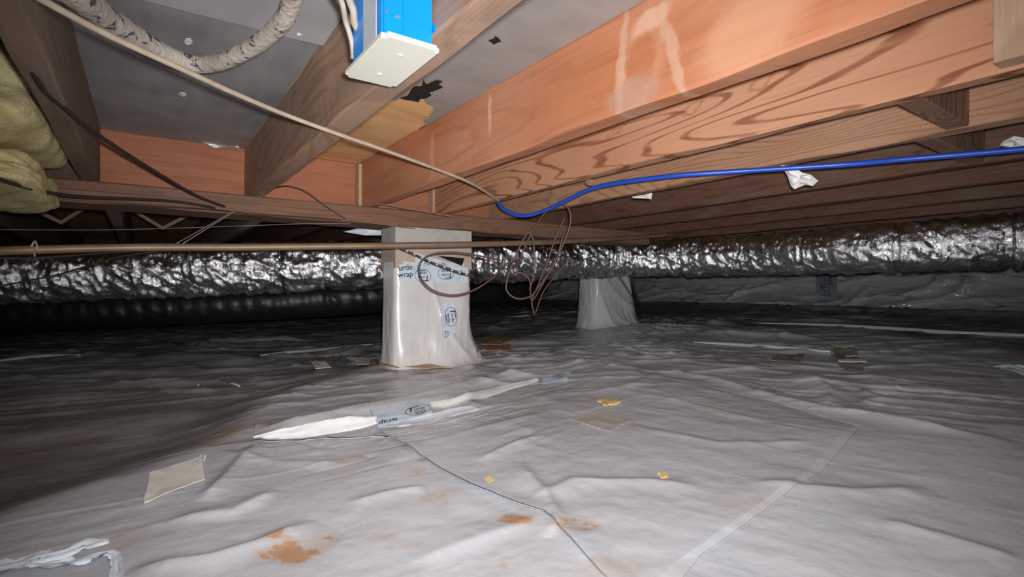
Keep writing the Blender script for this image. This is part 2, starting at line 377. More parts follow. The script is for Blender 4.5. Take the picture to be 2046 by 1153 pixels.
# ---- walls
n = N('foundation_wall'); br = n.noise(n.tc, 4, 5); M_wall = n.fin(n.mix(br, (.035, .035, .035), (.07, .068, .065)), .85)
def slab(name, x0, x1, y0, y1, z0, z1, mat):
    return mesh(name, [(x0,y0,z0),(x1,y0,z0),(x1,y1,z0),(x0,y1,z0),(x0,y0,z1),(x1,y0,z1),(x1,y1,z1),(x0,y1,z1)],
                [(0,3,2,1),(4,5,6,7),(0,1,5,4),(1,2,6,5),(2,3,7,6),(3,0,4,7)], mat)
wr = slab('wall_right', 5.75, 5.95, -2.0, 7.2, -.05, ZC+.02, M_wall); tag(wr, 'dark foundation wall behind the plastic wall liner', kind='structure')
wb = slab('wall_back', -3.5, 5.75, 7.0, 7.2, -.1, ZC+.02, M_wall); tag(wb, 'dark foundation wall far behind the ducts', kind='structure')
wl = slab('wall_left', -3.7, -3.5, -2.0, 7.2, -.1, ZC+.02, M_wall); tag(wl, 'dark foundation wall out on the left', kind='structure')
# ---- subfloor: plywood sheets as pieces of the ceiling
JX = [-1.0, -.58, -.154, .307, .728, 1.06, 1.372, 1.80, 2.14, 2.50, 2.86, 3.26, 3.66, 4.06, 4.46, 4.86, 5.26]
ceil = empty('ceiling', (0, 0, ZC), 'plywood subfloor carried on the joists', None); ceil['kind'] = 'structure'
del_keys = [k for k in ('category',) if k in ceil]
k = 0
for ix, (a, b) in enumerate(((-3.6, -1.2), (-1.2, 1.22), (1.22, 3.64), (3.64, 5.9))):
    for (c0, d0) in ((-1.6, .8), (.8, 3.2), (3.2, 5.6), (5.6, 7.15)):
        o = slab('plywood_sheet', a+.002, b-.002, c0+.002, d0-.002, ZC, ZC+.018, W_PLY); adopt(o, ceil)
def sheet_poly(name, pts, z0, th_, mat, parent=None, curl=0.0, seed=0):
    """flat piece with outline pts (x, y) and thickness"""
    bm = bmesh.new(); vs = [bm.verts.new((p[0], p[1], z0+(curl*random.random() if curl else 0))) for p in pts]
    f = bm.faces.new(vs); r_ = bmesh.ops.extrude_face_region(bm, geom=[f])
    for v in r_['geom']:
        if isinstance(v, bmesh.types.BMVert): v.co.z -= th_
    bmesh.ops.triangulate(bm, faces=[q for q in bm.faces if len(q.verts) > 4]); bmesh.ops.recalc_face_normals(bm, faces=bm.faces)
    me = bpy.data.meshes.new(name); bm.to_mesh(me); bm.free(); return link(name, me, mat, parent)
def paper(x0, x1, y0, y1, mat, z, sag=.004, nx=24, ny=120, seed=0, holes=None):
    xs = np.linspace(x0, x1, nx); ys = np.linspace(y0, y1, ny); X, Y = np.meshgrid(xs, ys, indexing='ij')
    e = np.minimum(X-x0, x1-X)/(x1-x0)
    Z = z-sag*np.clip(e*5, 0, 1)*(.6+.5*vn(Y*3, X*4, seed))-.0018*(1-np.abs(vn(Y*12+X*5, X*18, seed+3)))**3
    V = np.stack([X, Y, Z], -1).reshape(-1, 3); return V, gridfaces(nx, ny)
V, Fc = paper(-.1118, .3068, -1.2, 2.134, M_paper, ZC-.002, seed=5)
o = mesh('building_paper', V, Fc, M_paper, smooth=True); adopt(o, ceil); o['label'] = 'dark grey building paper between the first two joists'
V, Fc = paper(-.111, .3066, -1.2, 1.11, M_paper, ZC-.009, seed=8, ny=70)
V[:, 2] -= .004*sstep(.06, 0, 1.11-V[:, 1])
M_paper3 = plain('building_paper_light', (.40, .40, .40), .6, 0, .08, 9); o = mesh('building_paper', V, Fc, M_paper3, smooth=True); adopt(o, ceil); o['label'] = 'overlapping dark grey paper strip with a crosswise seam'
V, Fc = paper(-.54, -.156, -1.2, 2.125, M_paper, ZC-.002, seed=6)
o = mesh('building_paper', V, Fc, M_paper, smooth=True); adopt(o, ceil); o['label'] = 'dark paper above the yellow insulation'
# torn warm-grey paper between the second and third joist: ragged end traced on its plane
zt = ZC-.005
rag = [(1400,-90),(862,262),(852,250),(846,238),(858,234),(870,214),(852,206),(846,196),(862,190),(868,180),(884,166),(866,161),(846,162),(838,168),(828,164),(818,178),(806,192),(797,197),(790,200),(700,200),(700,60),(900,-90)]
pts = []
for u, v in rag[:-3]:
    p = PZ(u, v, zt); pts.append((min(max(p.x, .36), .726), p.y))
pts = [(.726, -1.2)]+pts[1:]+[(.36, pts[-1][1]+.02), (.36, -1.2)]
o = sheet_poly('building_paper', pts, zt+.001, .0025, M_paper2); adopt(o, ceil); o['label'] = 'warm grey paper with a torn ragged end, between second and third joist'
M_black = plain('black_hollow', (.004, .004, .004), .9, bump=0)
def tear(name, px, label, z):
    o = sheet_poly(name, [PZ(u, v, z).to_tuple()[:2] for u, v in px], z, .0015, M_black); adopt(o, ceil); o['label'] = label
tear('torn_hole', [(800,196),(815,190),(822,178),(828,172),(842,172),(846,160),(852,168),(864,163),(872,160),(884,162),(876,168),(885,174),(870,180),(858,184),(862,190),(850,196),(840,197),(836,203),(820,200),(808,198)], 'black ragged tear in the grey paper beside the exposed plywood', zt-.003)
tear('torn_hole', [(976,80),(985,78),(990,72),(996,76),(1001,82),(994,84),(986,88),(982,84)], 'small black tear in the warm grey paper', zt-.003)
M_tin = plain('shiny_foil_scrap', (.75, .76, .78), .22, .9, .05, 60, bump=.4)
def scrap(name, pts3, mat, label, cat=None, parent=None, th_=.0015, crumple=.003):
    """thin torn piece: fan over points with crumple"""
    pts3 = [Vector(p) for p in pts3]; c = sum(pts3, Vector())/len(pts3); m = len(pts3)
    nrm = Vector()
    for i in range(m): nrm += (pts3[i]-c).cross(pts3[(i+1) % m]-c)
    nrm.normalize(); V = []; Fc = []
    mid = [(p+c)/2+nrm*random.uniform(-crumple, crumple) for p in pts3]
    V = [p+nrm*random.uniform(-crumple, crumple)*.5 for p in pts3]+mid+[c]
    for i in range(m):
        j = (i+1) % m; Fc += [(i, j, m+j, m+i), (m+i, m+j, 2*m)]
    K = len(V); V += [p-nrm*th_ for p in V]
    Fc += [tuple(K+q for q in f[::-1]) for f in Fc]+[(j, i, K+i, K+j) for i, j in ((i, (i+1) % m) for i in range(m))]
    o = mesh(name, V, Fc, mat)
    if cat: tag(o, label, cat)
    elif label: o['label'] = label
    if parent: adopt(o, parent)
    return o
M_nick = plain('torn_nick', (.8, .8, .8), .4)
for (u, v, s, lab) in ((376, 82, 13, 'bright nick in the dark grey paper'), (364, 188, 10, 'small white scuff in the dark grey paper'), (597, 68, 6, 'tiny bright nick by the paper seam')):
    scrap('paper_nick', [PZ(u+s*math.cos(a)*random.uniform(.6, 1), v+s*.45*math.sin(a), ZC-.026) for a in np.linspace(0, 6.28, 7)[:-1]], M_nick, lab, parent=ceil, crumple=.002)
# ---- joists, blocking, beam
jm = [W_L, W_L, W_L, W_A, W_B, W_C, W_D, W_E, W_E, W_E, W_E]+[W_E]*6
jlab = {2: 'dusty brown joist at the far left behind the black cables', 3: 'weathered brown joist with the blue electrical box on its side', 4: 'bright orange-brown joist with pale smears, right of the torn paper',
        5: 'joist with bold dark red oval grain, below the orange one', 6: 'fourth visible joist, knotty brown, just above the blue tube', 7: 'dark brown joist behind the blue tube',
        0: 'joist outside the picture on the left, furthest out', 1: 'dusty joist left of the yellow insulation'}
for i, X in enumerate(JX):
    th_ = .05 if X in (.307, .728) else .042
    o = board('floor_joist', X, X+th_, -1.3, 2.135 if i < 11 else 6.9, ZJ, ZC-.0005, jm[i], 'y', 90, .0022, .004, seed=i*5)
    nth = ['first', 'second', 'third', 'fourth', 'fifth', 'sixth', 'seventh', 'eighth', 'ninth']
    tag(o, jlab.get(i, '%s dark joist to the right of the one behind the blue tube' % nth[i-8]), 'joist', 'floor joists')
    if i < 11:
        Xb = X+(.052 if X in (.307, .728) else .046)
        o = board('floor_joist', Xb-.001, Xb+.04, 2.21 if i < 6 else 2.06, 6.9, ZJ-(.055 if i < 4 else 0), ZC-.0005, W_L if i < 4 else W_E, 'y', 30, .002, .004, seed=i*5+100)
        tag(o, '%s dark joist from the left beyond the beam, %s' % ((nth+['tenth', 'eleventh'])[i], 'by the left cross bracing' if i < 3 else 'behind the pier' if i < 6 else 'over the far pier'), 'joist', 'joists beyond the beam')
for i in range(0, 10):
    X = JX[i]; th_ = .05 if X in (.307, .728) else .042
    o = board('blocking_board', X+th_, JX[i+1], 2.135, 2.175, ZJ+.001, ZC-.001, W_BLK if 1 < i < 6 else W_E, 'x', 12, .001, .003, seed=i+50)
    lab = {2: 'orange blocking board between the dusty left joist and the brown joist', 3: 'orange blocking board below the exposed plywood', 4: 'reddish blocking board right of the pale joist end', 5: 'reddish blocking board above the blue tube end'}.get(i, 'dark blocking board over the beam, %s bay from the left' % nth[min(i, 8)] if i < 9 else 'dark blocking board over the right end of the beam')
    tag(o, lab, 'blocking', 'blocking boards over the beam')
beam = board('support_beam', -3.4, 2.42, 2.02, 2.20, HC+.258, ZJ-.0005, W_BEAM, 'x', 120, .003, .005, 9)
tag(beam, 'brown timber beam running across under the joist ends, resting on the white pier', 'beam')
o = board('ledger_strip', -3.0, .62, 1.985, 2.02, HC+.262, HC+.292, W_BEAM, 'x', 80, .002, .003, 19); tag(o, 'narrow wood strip along the lower face of the beam', 'wood strip')
# pale joist end pieces
for (X, u0, lab) in ((.728-.012, 0, 'pale upright splinter strip at the end of the orange joist'), (1.06-.012, 0, 'pale upright strip at the end of the grained joist')):
    o = board('end_strip', X, X+.012, 2.085, 2.13, ZJ, ZC-.01, W_PALE, 'y', 3, .001, .001, 3); tag(o, lab, 'wood strip')
o = slab('wood_cleat', 1.022, 1.0585, -.4, .215, ZJ+.004, ZC-.002, W_PALE); tag(o, 'pale upright cleat on the grained joist at the right edge', 'cleat')
o = board('blocking_board', 1.104, 1.37, .325, .365, ZJ+.003, ZC-.002, W_DKB, 'x', 8, .001, .003, 4); tag(o, 'dark end-grain block beneath the grained joist at the right edge', 'blocking')
o = board('blocking_board', 1.416, 1.80, .395, .435, ZJ+.003, ZC-.002, W_DKB, 'x', 8, .001, .003, 5); tag(o, 'dark reddish block under the knotty joist by the right end of the blue tube', 'blocking')
o = board('blocking_board', .64, .727, .235, .27, ZJ+.04, ZC-.002, W_PALE, 'x', 4, .001, .002, 6); tag(o, 'pale block on the orange joist at the top edge', 'blocking')
# V-shaped bridging beyond the beam
for (xa, xm, xb, yy, lab) in ((-.50, -.29, -.16, 3.0, 'V-shaped wooden brace beyond the beam under the insulation'), (-.10, .078, .25, 3.0, 'V-shaped wooden brace beyond the beam left of the brown joist')):
    path = [(xa, HC+.405), (xm, HC+.288), (xb, HC+.405)]; V = []
    for (px_, pz_) in path:
        for a_, b_ in ((-.008, -.009), (.008, -.009), (.008, .009), (-.008, .009)): V.append((px_, yy+a_, pz_+b_))
    Fc = [(0,1,2,3), (11,10,9,8)]+[(k*4+q, k*4+(q+1) % 4, (k+1)*4+(q+1) % 4, (k+1)*4+q)[::-1] for k in range(2) for q in range(4)]
    tag(mesh('cross_brace', V, Fc, W_L), lab, 'brace')
# ---- silver duct
n = N('duct_foil'); f = n.noise(n.tc, 40, 4, .6); M_foil = n.fin(n.mix(n.rng(f, .35, .7), (.66, .67, .69), (.92, .92, .94)), n.rng(n.noise(n.tc, 14, 3), .3, .7, .18, .40), 1.0); n.bump(n.noise(n.tc, 85, 5, .7, 1.2), .6, .004)
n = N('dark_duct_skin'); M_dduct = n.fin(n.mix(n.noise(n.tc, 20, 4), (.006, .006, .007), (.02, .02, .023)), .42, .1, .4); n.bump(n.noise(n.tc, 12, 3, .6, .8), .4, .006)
M_band = plain('black_strap', (.015, .015, .017), .4)
def frames(pts, n_):
    q = smooth_line(pts, 60); d = [0]
    for a, b in zip(q, q[1:]): d.append(d[-1]+(b-a).length)
    t = np.linspace(0, d[-1], n_); A = np.array(q); return np.stack([np.interp(t, d, A[:, i]) for i in range(3)], 1), t
def duct(name, pts, R0, mat, nl, nr, crinkle, label, cat, flat=True, seed=0, rib=0.075):
    C, t = frames(pts, nl); V = np.zeros((nl, nr, 3)); tg = np.gradient(C, axis=0); tg /= np.linalg.norm(tg, axis=1)[:, None]
    side = np.cross(tg, [0, 0, 1]); side /= np.linalg.norm(side, axis=1)[:, None]; up = np.cross(side, tg)
    a = np.linspace(0, 2*math.pi, nr, endpoint=False); TT, AA = np.meshgrid(t, a, indexing='ij')
    jx = rng.uniform(-.3, .3, TT.shape)*(t[1]-t[0]); 
    ca, sa = np.cos(AA)*R0*8, np.sin(AA)*R0*8
    # ribs of the inner helix, slack foil folds, crumple
    ribs = np.cos((TT/rib+AA/6.283)*2*math.pi)
    slack = vn(TT*1.3, AA*0, seed)*.5+.5
    n1 = 1-np.abs(vn(TT*13+sa*2, ca*2.5+sa, seed+1)); n2 = 1-np.abs(vn(TT*30+ca*3, sa*6-ca*2, seed+2)); n3 = 1-np.abs(vn(TT*65, ca*9+sa*11, seed+3))
    rr = R0*(1+.018*ribs+.03*vn(TT*2, ca*.3, seed+9))+crinkle*((n1**2)*1.5+n2**2*.9+n3**2*.45-1.1)*(.45+.9*slack)+crinkle*.12*rng.uniform(-1, 1, TT.shape)
    rr = rr-crinkle*1.2*(np.cos((TT/.38)*2*math.pi) > .985)
    V = C[:, None]+side[:, None]*(np.cos(AA)*rr)[..., None]+up[:, None]*(np.sin(AA)*rr*.96)[..., None]+tg[:, None]*jx[..., None]
    Fc = gridfaces(nr, nl, True); idx = np.arange(nl*nr).reshape(nl, nr).T.ravel()
    Fc = idx[Fc]
    o = mesh(name, V.reshape(-1, 3), Fc[:, ::-1].copy(), mat, smooth=not flat); tag(o, label, cat); return o, C, tg
dp = [P(-420,556,1.95), P(-150,553,2.08), P(150,548,2.28), P(450,538,2.44), P(740,530,2.66), P(1000,523,3.06), P(1230,517,3.45), P(1450,513,3.15), P(1700,500,2.58), P(1900,489,2.32), P(2100,476,2.14), P(2400,455,1.95)]
d1, C1, T1 = duct('flexible_duct', dp, .122, M_foil, 1150, 84, .0115, 'crinkled silver foil flexible duct hanging across behind the white pier', 'duct')
for (u_, lab) in ((570, 'black band round the foil duct left of the pier'),):
    i = int(np.argmin(np.abs([(CX+F*(p[0]*CS-p[1]*SN)/(p[0]*SN+p[1]*CS))-u_ for p in C1])))
    c = Vector(C1[i]); t_ = Vector(T1[i]); s_ = t_.cross(Vector((0, 0, 1))).normalized(); up_ = s_.cross(t_)
    V = []; Fc = []
    for j in range(48):
        a = 2*math.pi*j/48
        for (q, rr) in ((-.004, .130), (.004, .130), (.004, .120), (-.004, .120)): V.append(c+t_*q+(s_*math.cos(a)+up_*math.sin(a))*rr)
    for j in range(48):
        for k in range(4): Fc.append((j*4+k, j*4+(k+1) % 4, ((j+1) % 48)*4+(k+1) % 4, ((j+1) % 48)*4+k))
    o = mesh('duct_band', V, Fc, M_band, d1); o['label'] = lab
dp2 = [P(-420,640,2.35), P(-100,630,2.55), P(300,615,2.80), P(560,603,3.0), P(780,590,3.25)]
d2, C2, T2 = duct('flexible_duct', dp2, .105, M_dduct, 300, 48, .0025, 'dark plastic-skinned duct lying in shadow below the foil duct at left', 'duct', flat=False, seed=40)
# ---- pier in plastic
def wrap_mat(name, base):
    n = N(name); f = n.noise(n.tc, 12, 3); n.bump(n.noise(n.tc, 26, 3, .5, .6), .25, .004)
    n.b.inputs['Coat Weight'].default_value = .5; n.b.inputs['Coat Roughness'].default_value = .12
    return n.fin(n.mix(n.rng(f, .3, .7), base, tuple(c*.93 for c in base)), .32, 0, .5)
M_wrap = wrap_mat('white_wrap', (.74, .72, .70)); M_wrap2 = wrap_mat('white_wrap_far', (.66, .67, .67))
n = N('concrete_cap'); f = n.noise(n.tc, 14, 5, .65); n.bump(n.noise(n.tc, 120, 3), .4, .002); M_conc = n.fin(n.mix(n.rng(f, .3, .7), (.40, .385, .35), (.50, .485, .45)), .85)
M_tanpier = plain('bare_block_tan', (.52, .43, .34), .7, 0, .1, 14)
def wrapbox(name, x0, x1, y0, y1, ztop, mat, flare, seed, nu=220, nv=150, creases=()):
    cx, cy = (x0+x1)/2, (y0+y1)/2; hx, hy = (x1-x0)/2, (y1-y0)/2
    a = np.linspace(0, 2*math.pi, nu, endpoint=False); tt = np.linspace(0, 1, nv)
    A, Tt = np.meshgrid(a, tt, indexing='ij'); p = 9.0-4.5*(1-Tt)
    ca, sa = np.cos(A), np.sin(A)
    sc = (np.abs(ca)**p+np.abs(sa)**p)**(-1/p)
    X = cx+hx*sc*ca; Y = cy+hy*sc*sa
    fl = flare*(1-Tt)**3.2+.45*flare*np.exp(-Tt/.035)
    pk = (.004+.010*(1-Tt)**1.5)*((1-np.abs(vn(A*2.2+Tt*1.6, Tt*1.7+A*.4, seed)))**2.5-.3)+(.001+.0025*(1-Tt))*((1-np.abs(vn(A*6-Tt*3, Tt*3, seed+1)))**3)
    off = fl*(.35+.9*(vn(A*1.6, Tt*0+3, seed+2)*.5+.5))+pk+.002
    off = off*(1-.75*np.clip(-ca, 0, 1)*(1 if seed == 3 else 0))
    nx = ca/hx; ny = sa/hy; L = np.hypot(nx, ny); X = X+nx/L*off; Y = Y+ny/L*off
    Zb = hfun(X.ravel(), Y.ravel()).reshape(X.shape)-.004
    Z = Zb+(ztop-Zb)*Tt+.003*vn(A*5, Tt*3, seed+4)*Tt
    V = np.stack([X, Y, Z], -1).reshape(-1, 3); return mesh(name, V, gridfaces(nu, nv, True), mat, smooth=True)
PX0, PX1, PY0, PY1 = .846, 1.209, 2.02, 2.175
pier = empty('support_pier', ((PX0+PX1)/2, (PY0+PY1)/2, 0), 'white plastic-wrapped block pier with printed blue tape, under the beam in the centre', 'pier')
adopt(slab('cap_block', PX0+.002, PX1+.003, PY0+.004, PY1, HC+.172, HC+.2575, M_conc), pier)['label'] = 'bare grey cap block above the pipe'
adopt(slab('block_course', PX0, PX1, PY0, PY1, HC+.085, HC+.1715, M_tanpier), pier)['label'] = 'tan bare block face behind the wire loop'
adopt(slab('block_core', PX0+.01, PX1-.01, PY0+.01, PY1-.01, -.03, HC+.0845, M_conc), pier)
adopt(wrapbox('plastic_wrap', PX0, PX1, PY0, PY1, HC+.112, M_wrap, .085, 3), pier)['label'] = 'glossy white plastic wrapped round the blocks'
# splayed skirt of the wrap on the ground, to the right and front
def floor_patch(name, corners, mat, off=.003, nu=14, nv=8, th_=.0012, curl=0.0, ragged=0.0, seed=0, parent=None, flat=False, tilt=0.0):
    c = [PF(u, v) for u, v in corners]; V = []; over = 0
    for i in range(nu+1):
        for j in range(nv+1):
            s, t = i/nu, j/nv
            if ragged:
                s += ragged*float(vn(t*6, s*2, seed)); t += ragged*float(vn(s*9, t*2, seed+1))
            p = (c[0]*(1-s)+c[1]*s)*(1-t)+(c[3]*(1-s)+c[2]*s)*t
            e = max(abs(i/nu-.5), abs(j/nv-.5))*2
            V.append(Vector((p.x, p.y, hz(p.x, p.y)+off+curl*max(0, e-.6)*(1+vn(s*3, t*3, seed+4)))))
    if flat:     # stiff piece bridging the wrinkles: plane of its corners, lifted clear of the ground
        pl = [((c[0].z*(1-i/nu)+c[1].z*i/nu)*(1-j/nv)+(c[3].z*(1-i/nu)+c[2].z*i/nu)*j/nv+tilt*(1-j/nv)) for i in range(nu+1) for j in range(nv+1)]
        over = max(v.z-off-q for v, q in zip(V, pl))
        V = [Vector((v.x, v.y, .25*v.z+.75*(q+over*.8+off))) for v, q in zip(V, pl)]
    K = len(V); m = nv+1; Fc = [(i*m+j, i*m+j+1, (i+1)*m+j+1, (i+1)*m+j) for i in range(nu) for j in range(nv)]
    V2 = [v-Vector((0, 0, th_)) for v in V]; F2 = [tuple(K+q for q in f[::-1]) for f in Fc]
    rim = [i*m for i in range(nu)]+[nu*m+j for j in range(nv)]+[i*m+nv for i in range(nu, 0, -1)]+[j for j in range(nv, 0, -1)]
    F3 = [(rim[i], rim[(i+1) % len(rim)], K+rim[(i+1) % len(rim)], K+rim[i]) for i in range(len(rim))]
    me = mesh(name, V+V2, Fc+F2+F3, mat, smooth=False)
    if parent: adopt(me, parent)
    return me
sk = floor_patch('wrap_skirt', [(930,716),(945,690),(1010,708),(960,722)], M_wrap, .004, 16, 8, .0015, .01, .05, 3, pier); sk['label'] = 'crumpled hem of the white wrap spreading right'
sk = floor_patch('wrap_skirt', [(775,735),(800,722),(930,716),(900,737)], M_wrap, .004, 16, 8, .0015, .008, .05, 5, pier); sk['label'] = 'crumpled hem of the white wrap in front'
# far pier
q0 = PF(1228, 648); W2 = .40
p2 = empty('support_pier', (q0.x, q0.y+.1, q0.z), 'smaller grey-looking wrapped pier below the duct, right of the wire bundle', 'pier')
adopt(wrapbox('plastic_wrap', q0.x-.19, q0.x+.19, q0.y, q0.y+.19, ZJ-.001, M_wrap2, .09, 23, 160, 90), p2)
adopt(slab('block_core', q0.x-.17, q0.x+.17, q0.y+.02, q0.y+.17, -.02, ZJ-.002, M_conc), p2)
o = board('support_beam', 2.6, 5.7, q0.y+.02, q0.y+.17, ZJ-.06, ZJ-.001, W_E, 'x', 20, .002, .004, 33)
bpy.data.objects.remove(o)
# ---- printed tape
M_tape = plain('printed_tape_blue', (.68, .78, .88), .3, 0, .06, 12); M_tape.node_tree.nodes['Principled BSDF'].inputs['Coat Weight'].default_value = .3
M_ink = plain('tape_ink', (.02, .025, .05), .5, bump=0); M_ink2 = plain('tape_ink_pale', (.25, .33, .42), .5, bump=0)
def text_polys(body, size, shear=0.0):
    cu = bpy.data.curves.new('t', 'FONT'); cu.body = body; cu.size = size; cu.shear = shear; cu.align_x = 'CENTER'; cu.align_y = 'CENTER'; cu.resolution_u = 3
    cu.offset = size*.012
    o = bpy.data.objects.new('t', cu); COL.objects.link(o); dg = bpy.context.evaluated_depsgraph_get(); me = bpy.data.meshes.new_from_object(o.evaluated_get(dg))
    V = [v.co.copy() for v in me.vertices]; Fc = [tuple(p.vertices) for p in me.polygons]; bpy.data.objects.remove(o); bpy.data.meshes.remove(me); return V, Fc
def logo_geo(s):
    """oval with a tall-T script word over a second word and a bar, unit width about 1"""
    V, Fc = [], []
    def add(v, f):
        k = len(V); V.extend(v); Fc.extend([tuple(k+q for q in g) for g in f])
    m = 40; g0, g1 = int(m*.06), int(m*.94)
    ring = []
    for i in range(m+1):
        a = 2*math.pi*i/m
        ring += [Vector((.5*math.cos(a), .36*math.sin(a), 0)), Vector((.475*math.cos(a), .335*math.sin(a), 0))]
    add(ring, [(2*i, 2*i+2, 2*i+3, 2*i+1) for i in range(m)])
    v, f = text_polys('urtle', .23, .2); add([p+Vector((.06, .09, 0)) for p in v], f)
    v, f = text_polys('wrap', .24, .2); add([p+Vector((.04, -.13, 0)) for p in v], f)
    add([Vector(q) for q in ((-.31, -.02, 0), (-.25, -.02, 0), (-.20, .27, 0), (-.26, .27, 0))], [(0, 1, 2, 3)])
    add([Vector(q) for q in ((-.36, .23, 0), (.10, .25, 0), (.10, .29, 0), (-.36, .27, 0))], [(0, 1, 2, 3)])
    add([Vector(q) for q in ((-.14, -.25, 0), (.18, -.25, 0), (.16, -.29, 0), (-.12, -.29, 0))], [(0, 1, 2, 3)])
    return [p*s for p in V], Fc
LG = logo_geo(1.0)
TX1 = text_polys('urtle', .3); TX2 = text_polys('wrap', .3)
def print_on(fn, geo, mat, parent, name, place, scale, rot, clip=None):
    """place print geometry on a surface given by fn(x, y) in metres on the tape"""
    V, Fc = geo; c, s = math.cos(rot), math.sin(rot)
    out = [fn(place[0]+scale*(p.x*c-p.y*s), place[1]+scale*(p.x*s+p.y*c)) for p in V]
    o = mesh(name, out, Fc, mat); adopt(o, parent) if parent.type == 'EMPTY' else setattr(o, 'parent', parent); return o
def bars(rows):
    V, Fc = [], []
    for x0, x1, yy, hgt in rows:
        k = len(V); V += [Vector((x0, yy, 0)), Vector((x1, yy, 0)), Vector((x1, yy+hgt, 0)), Vector((x0, yy+hgt, 0))]; Fc.append((k, k+1, k+2, k+3))
    return V, Fc
def small_print(w_, rows, h_, seed=0):
    r_ = random.Random(seed); L = []
    for k in range(rows):
        x_ = 0
        while x_ < w_:
            d = r_.uniform(.15, .5)*h_*3; L.append((x_, min(w_, x_+d), -k*h_*1.7, h_*.45)); x_ += d+h_*.5
    return bars(L)
# tape round the pier: follows the wrap's front plane
def pier_tape(name, x0, x1, z0, z1, slope, label, yoff=.012, side=False):
    V = []; nu, nv = 24, 4
    for s in range(2):
        for i in range(nu+1):
            for j in range(nv+1):
                xx = x0+(x1-x0)*i/nu; zz = z0+(z1-z0)*j/nv+slope*(xx-x0)
                V.append((xx, PY0-yoff-.0015+.003*s+.001*float(vn(i*.5, j*.7, 7)), HC+zz))
    m = nv+1; K = (nu+1)*m; Fc = [(i*m+j, (i+1)*m+j, (i+1)*m+j+1, i*m+j+1) for i in range(nu) for j in range(nv)]
    F2 = [tuple(K+q for q in f[::-1]) for f in Fc]
    rim = [i*m for i in range(nu)]+[nu*m+j for j in range(nv)]+[i*m+nv for i in range(nu, 0, -1)]+[j for j in range(nv, 0, -1)]
    F3 = [(rim[(i+1) % len(rim)], rim[i], K+rim[i], K+rim[(i+1) % len(rim)]) for i in range(len(rim))]
    o = mesh(name, V, Fc+F2+F3, M_tape); adopt(o, pier); o['label'] = label
    return o
def pfn(x0, z0, slope, yoff):
    return lambda a, b: Vector((x0+a, PY0-yoff-.0028, HC+z0+b+slope*a))
tp1 = pier_tape('printed_tape', PX0+.012, PX1-.028, .030, .100, -.02, 'wide horizontal band of pale blue printed tape')
f1 = pfn(PX0+.012, .030, -.02, .012)
def sub(o, par): o.parent = par; o.matrix_parent_inverse = Matrix(); return o
def pr(fn, geo, mat, par, name, place, sc, rot):
    V, Fc = geo; c, s = math.cos(rot), math.sin(rot)
    out = [fn(place[0]+sc*(p.x*c-p.y*s), place[1]+sc*(p.x*s+p.y*c)) for p in V]
    o = mesh(name, out, Fc, mat); o.parent = par
    o.matrix_parent_inverse = Matrix(); loc = Vector((0, 0, 0)); return o
pr(f1, LG, M_ink, tp1, 'printed_logo', (.215, .040), .078, math.pi+.05)
pr(f1, LG, M_ink, tp1, 'printed_logo', (.105, .026), .076, math.pi-.02)
pr(f1, TX1, M_ink, tp1, 'printed_word', (.026, .056), .11, .12); pr(f1, TX2, M_ink, tp1, 'printed_word', (.026, .028), .11, .12)
pr(f1, small_print(.07, 4, .006, 1), M_ink2, tp1, 'small_print', (.055, .062), 1, .1)
pr(f1, LG, M_ink, tp1, 'printed_logo', (.292, .046), .03, math.pi)
tp2 = pier_tape('printed_tape', PX0+.085, PX1-.09, .098, .150, -.23, 'tilted strip of printed tape above the band', .006)
f2 = pfn(PX0+.085, .098, -.23, .006)
pr(f2, LG, M_ink, tp2, 'printed_logo', (.135, .022), .062, math.pi-.1); pr(f2, LG, M_ink, tp2, 'printed_logo', (.055, .010), .06, math.pi-.15)
pr(f2, small_print(.05, 3, .005, 2), M_ink2, tp2, 'small_print', (.03, .048), 1, -.1)
tp3 = pier_tape('printed_tape', 1.045, 1.106, -.222, -.060, 0, 'short upright piece of printed tape low on the wrap', .030)
f3 = pfn(1.045, -.222, 0, .030)
pr(f3, LG, M_ink, tp3, 'printed_logo', (.042, .10), .085, -1.45); pr(f3, LG, M_ink, tp3, 'printed_logo', (.022, .022), .045, -.5)
pr(f3, small_print(.08, 3, .006, 3), M_ink2, tp3, 'small_print', (.012, .135), 1, -1.5)
# flat black patch painting the shade of a wedge gap by the tape
wd = mesh('black_gap_patch', [(v[0], PY0-.0105+k*.004, v[2]) for k in (0, 1) for v in [PY(874, 511, PY0-.01), PY(928, 516, PY0-.01), PY(923, 531, PY0-.01)]], [(0,2,1),(3,4,5),(0,1,4,3),(1,2,5,4),(2,0,3,5)], M_black)
adopt(wd, pier); wd['label'] = 'flat black wedge patch painting a shaded gap beside the tilted tape'
# ---- tape on the ground
def ground_tape(corners, label, parent, off=.0062, nu=30, nv=10, cat=None, mat=None):
    o = floor_patch('printed_tape', corners, mat or M_tape, off, nu, nv, .0008, flat=True, tilt=.016 if nu == 30 else .004); tag(o, label, cat); GR = [o.data.vertices[i].co.copy() for i in range((nu+1)*(nv+1))]
    c = [PF(u, v) for u, v in corners]
    def fn(s, t):
        a = min(max(s*nu, 0), nu-.001); b = min(max(t*nv, 0), nv-.001); i, j = int(a), int(b); a -= i; b -= j; m = nv+1
        g = lambda i_, j_: GR[i_*m+j_]
        return (g(i, j)*(1-a)+g(i+1, j)*a)*(1-b)+(g(i, j+1)*(1-a)+g(i+1, j+1)*a)*b+Vector((0, 0, .0012))
    return o, fn
gt, gf = ground_tape([(740,838),(852,813),(864,836),(756,864)], 'pale blue printed tape across the liner seam in front of the pier', None, .011, cat='tape')
def gfn(fn, asp): return lambda a, b: fn(a/asp, 1-b)
g1 = gfn(gf, 1.7)
pr(g1, LG, M_ink, gt, 'printed_logo', (1.30, .36), .84, .0)
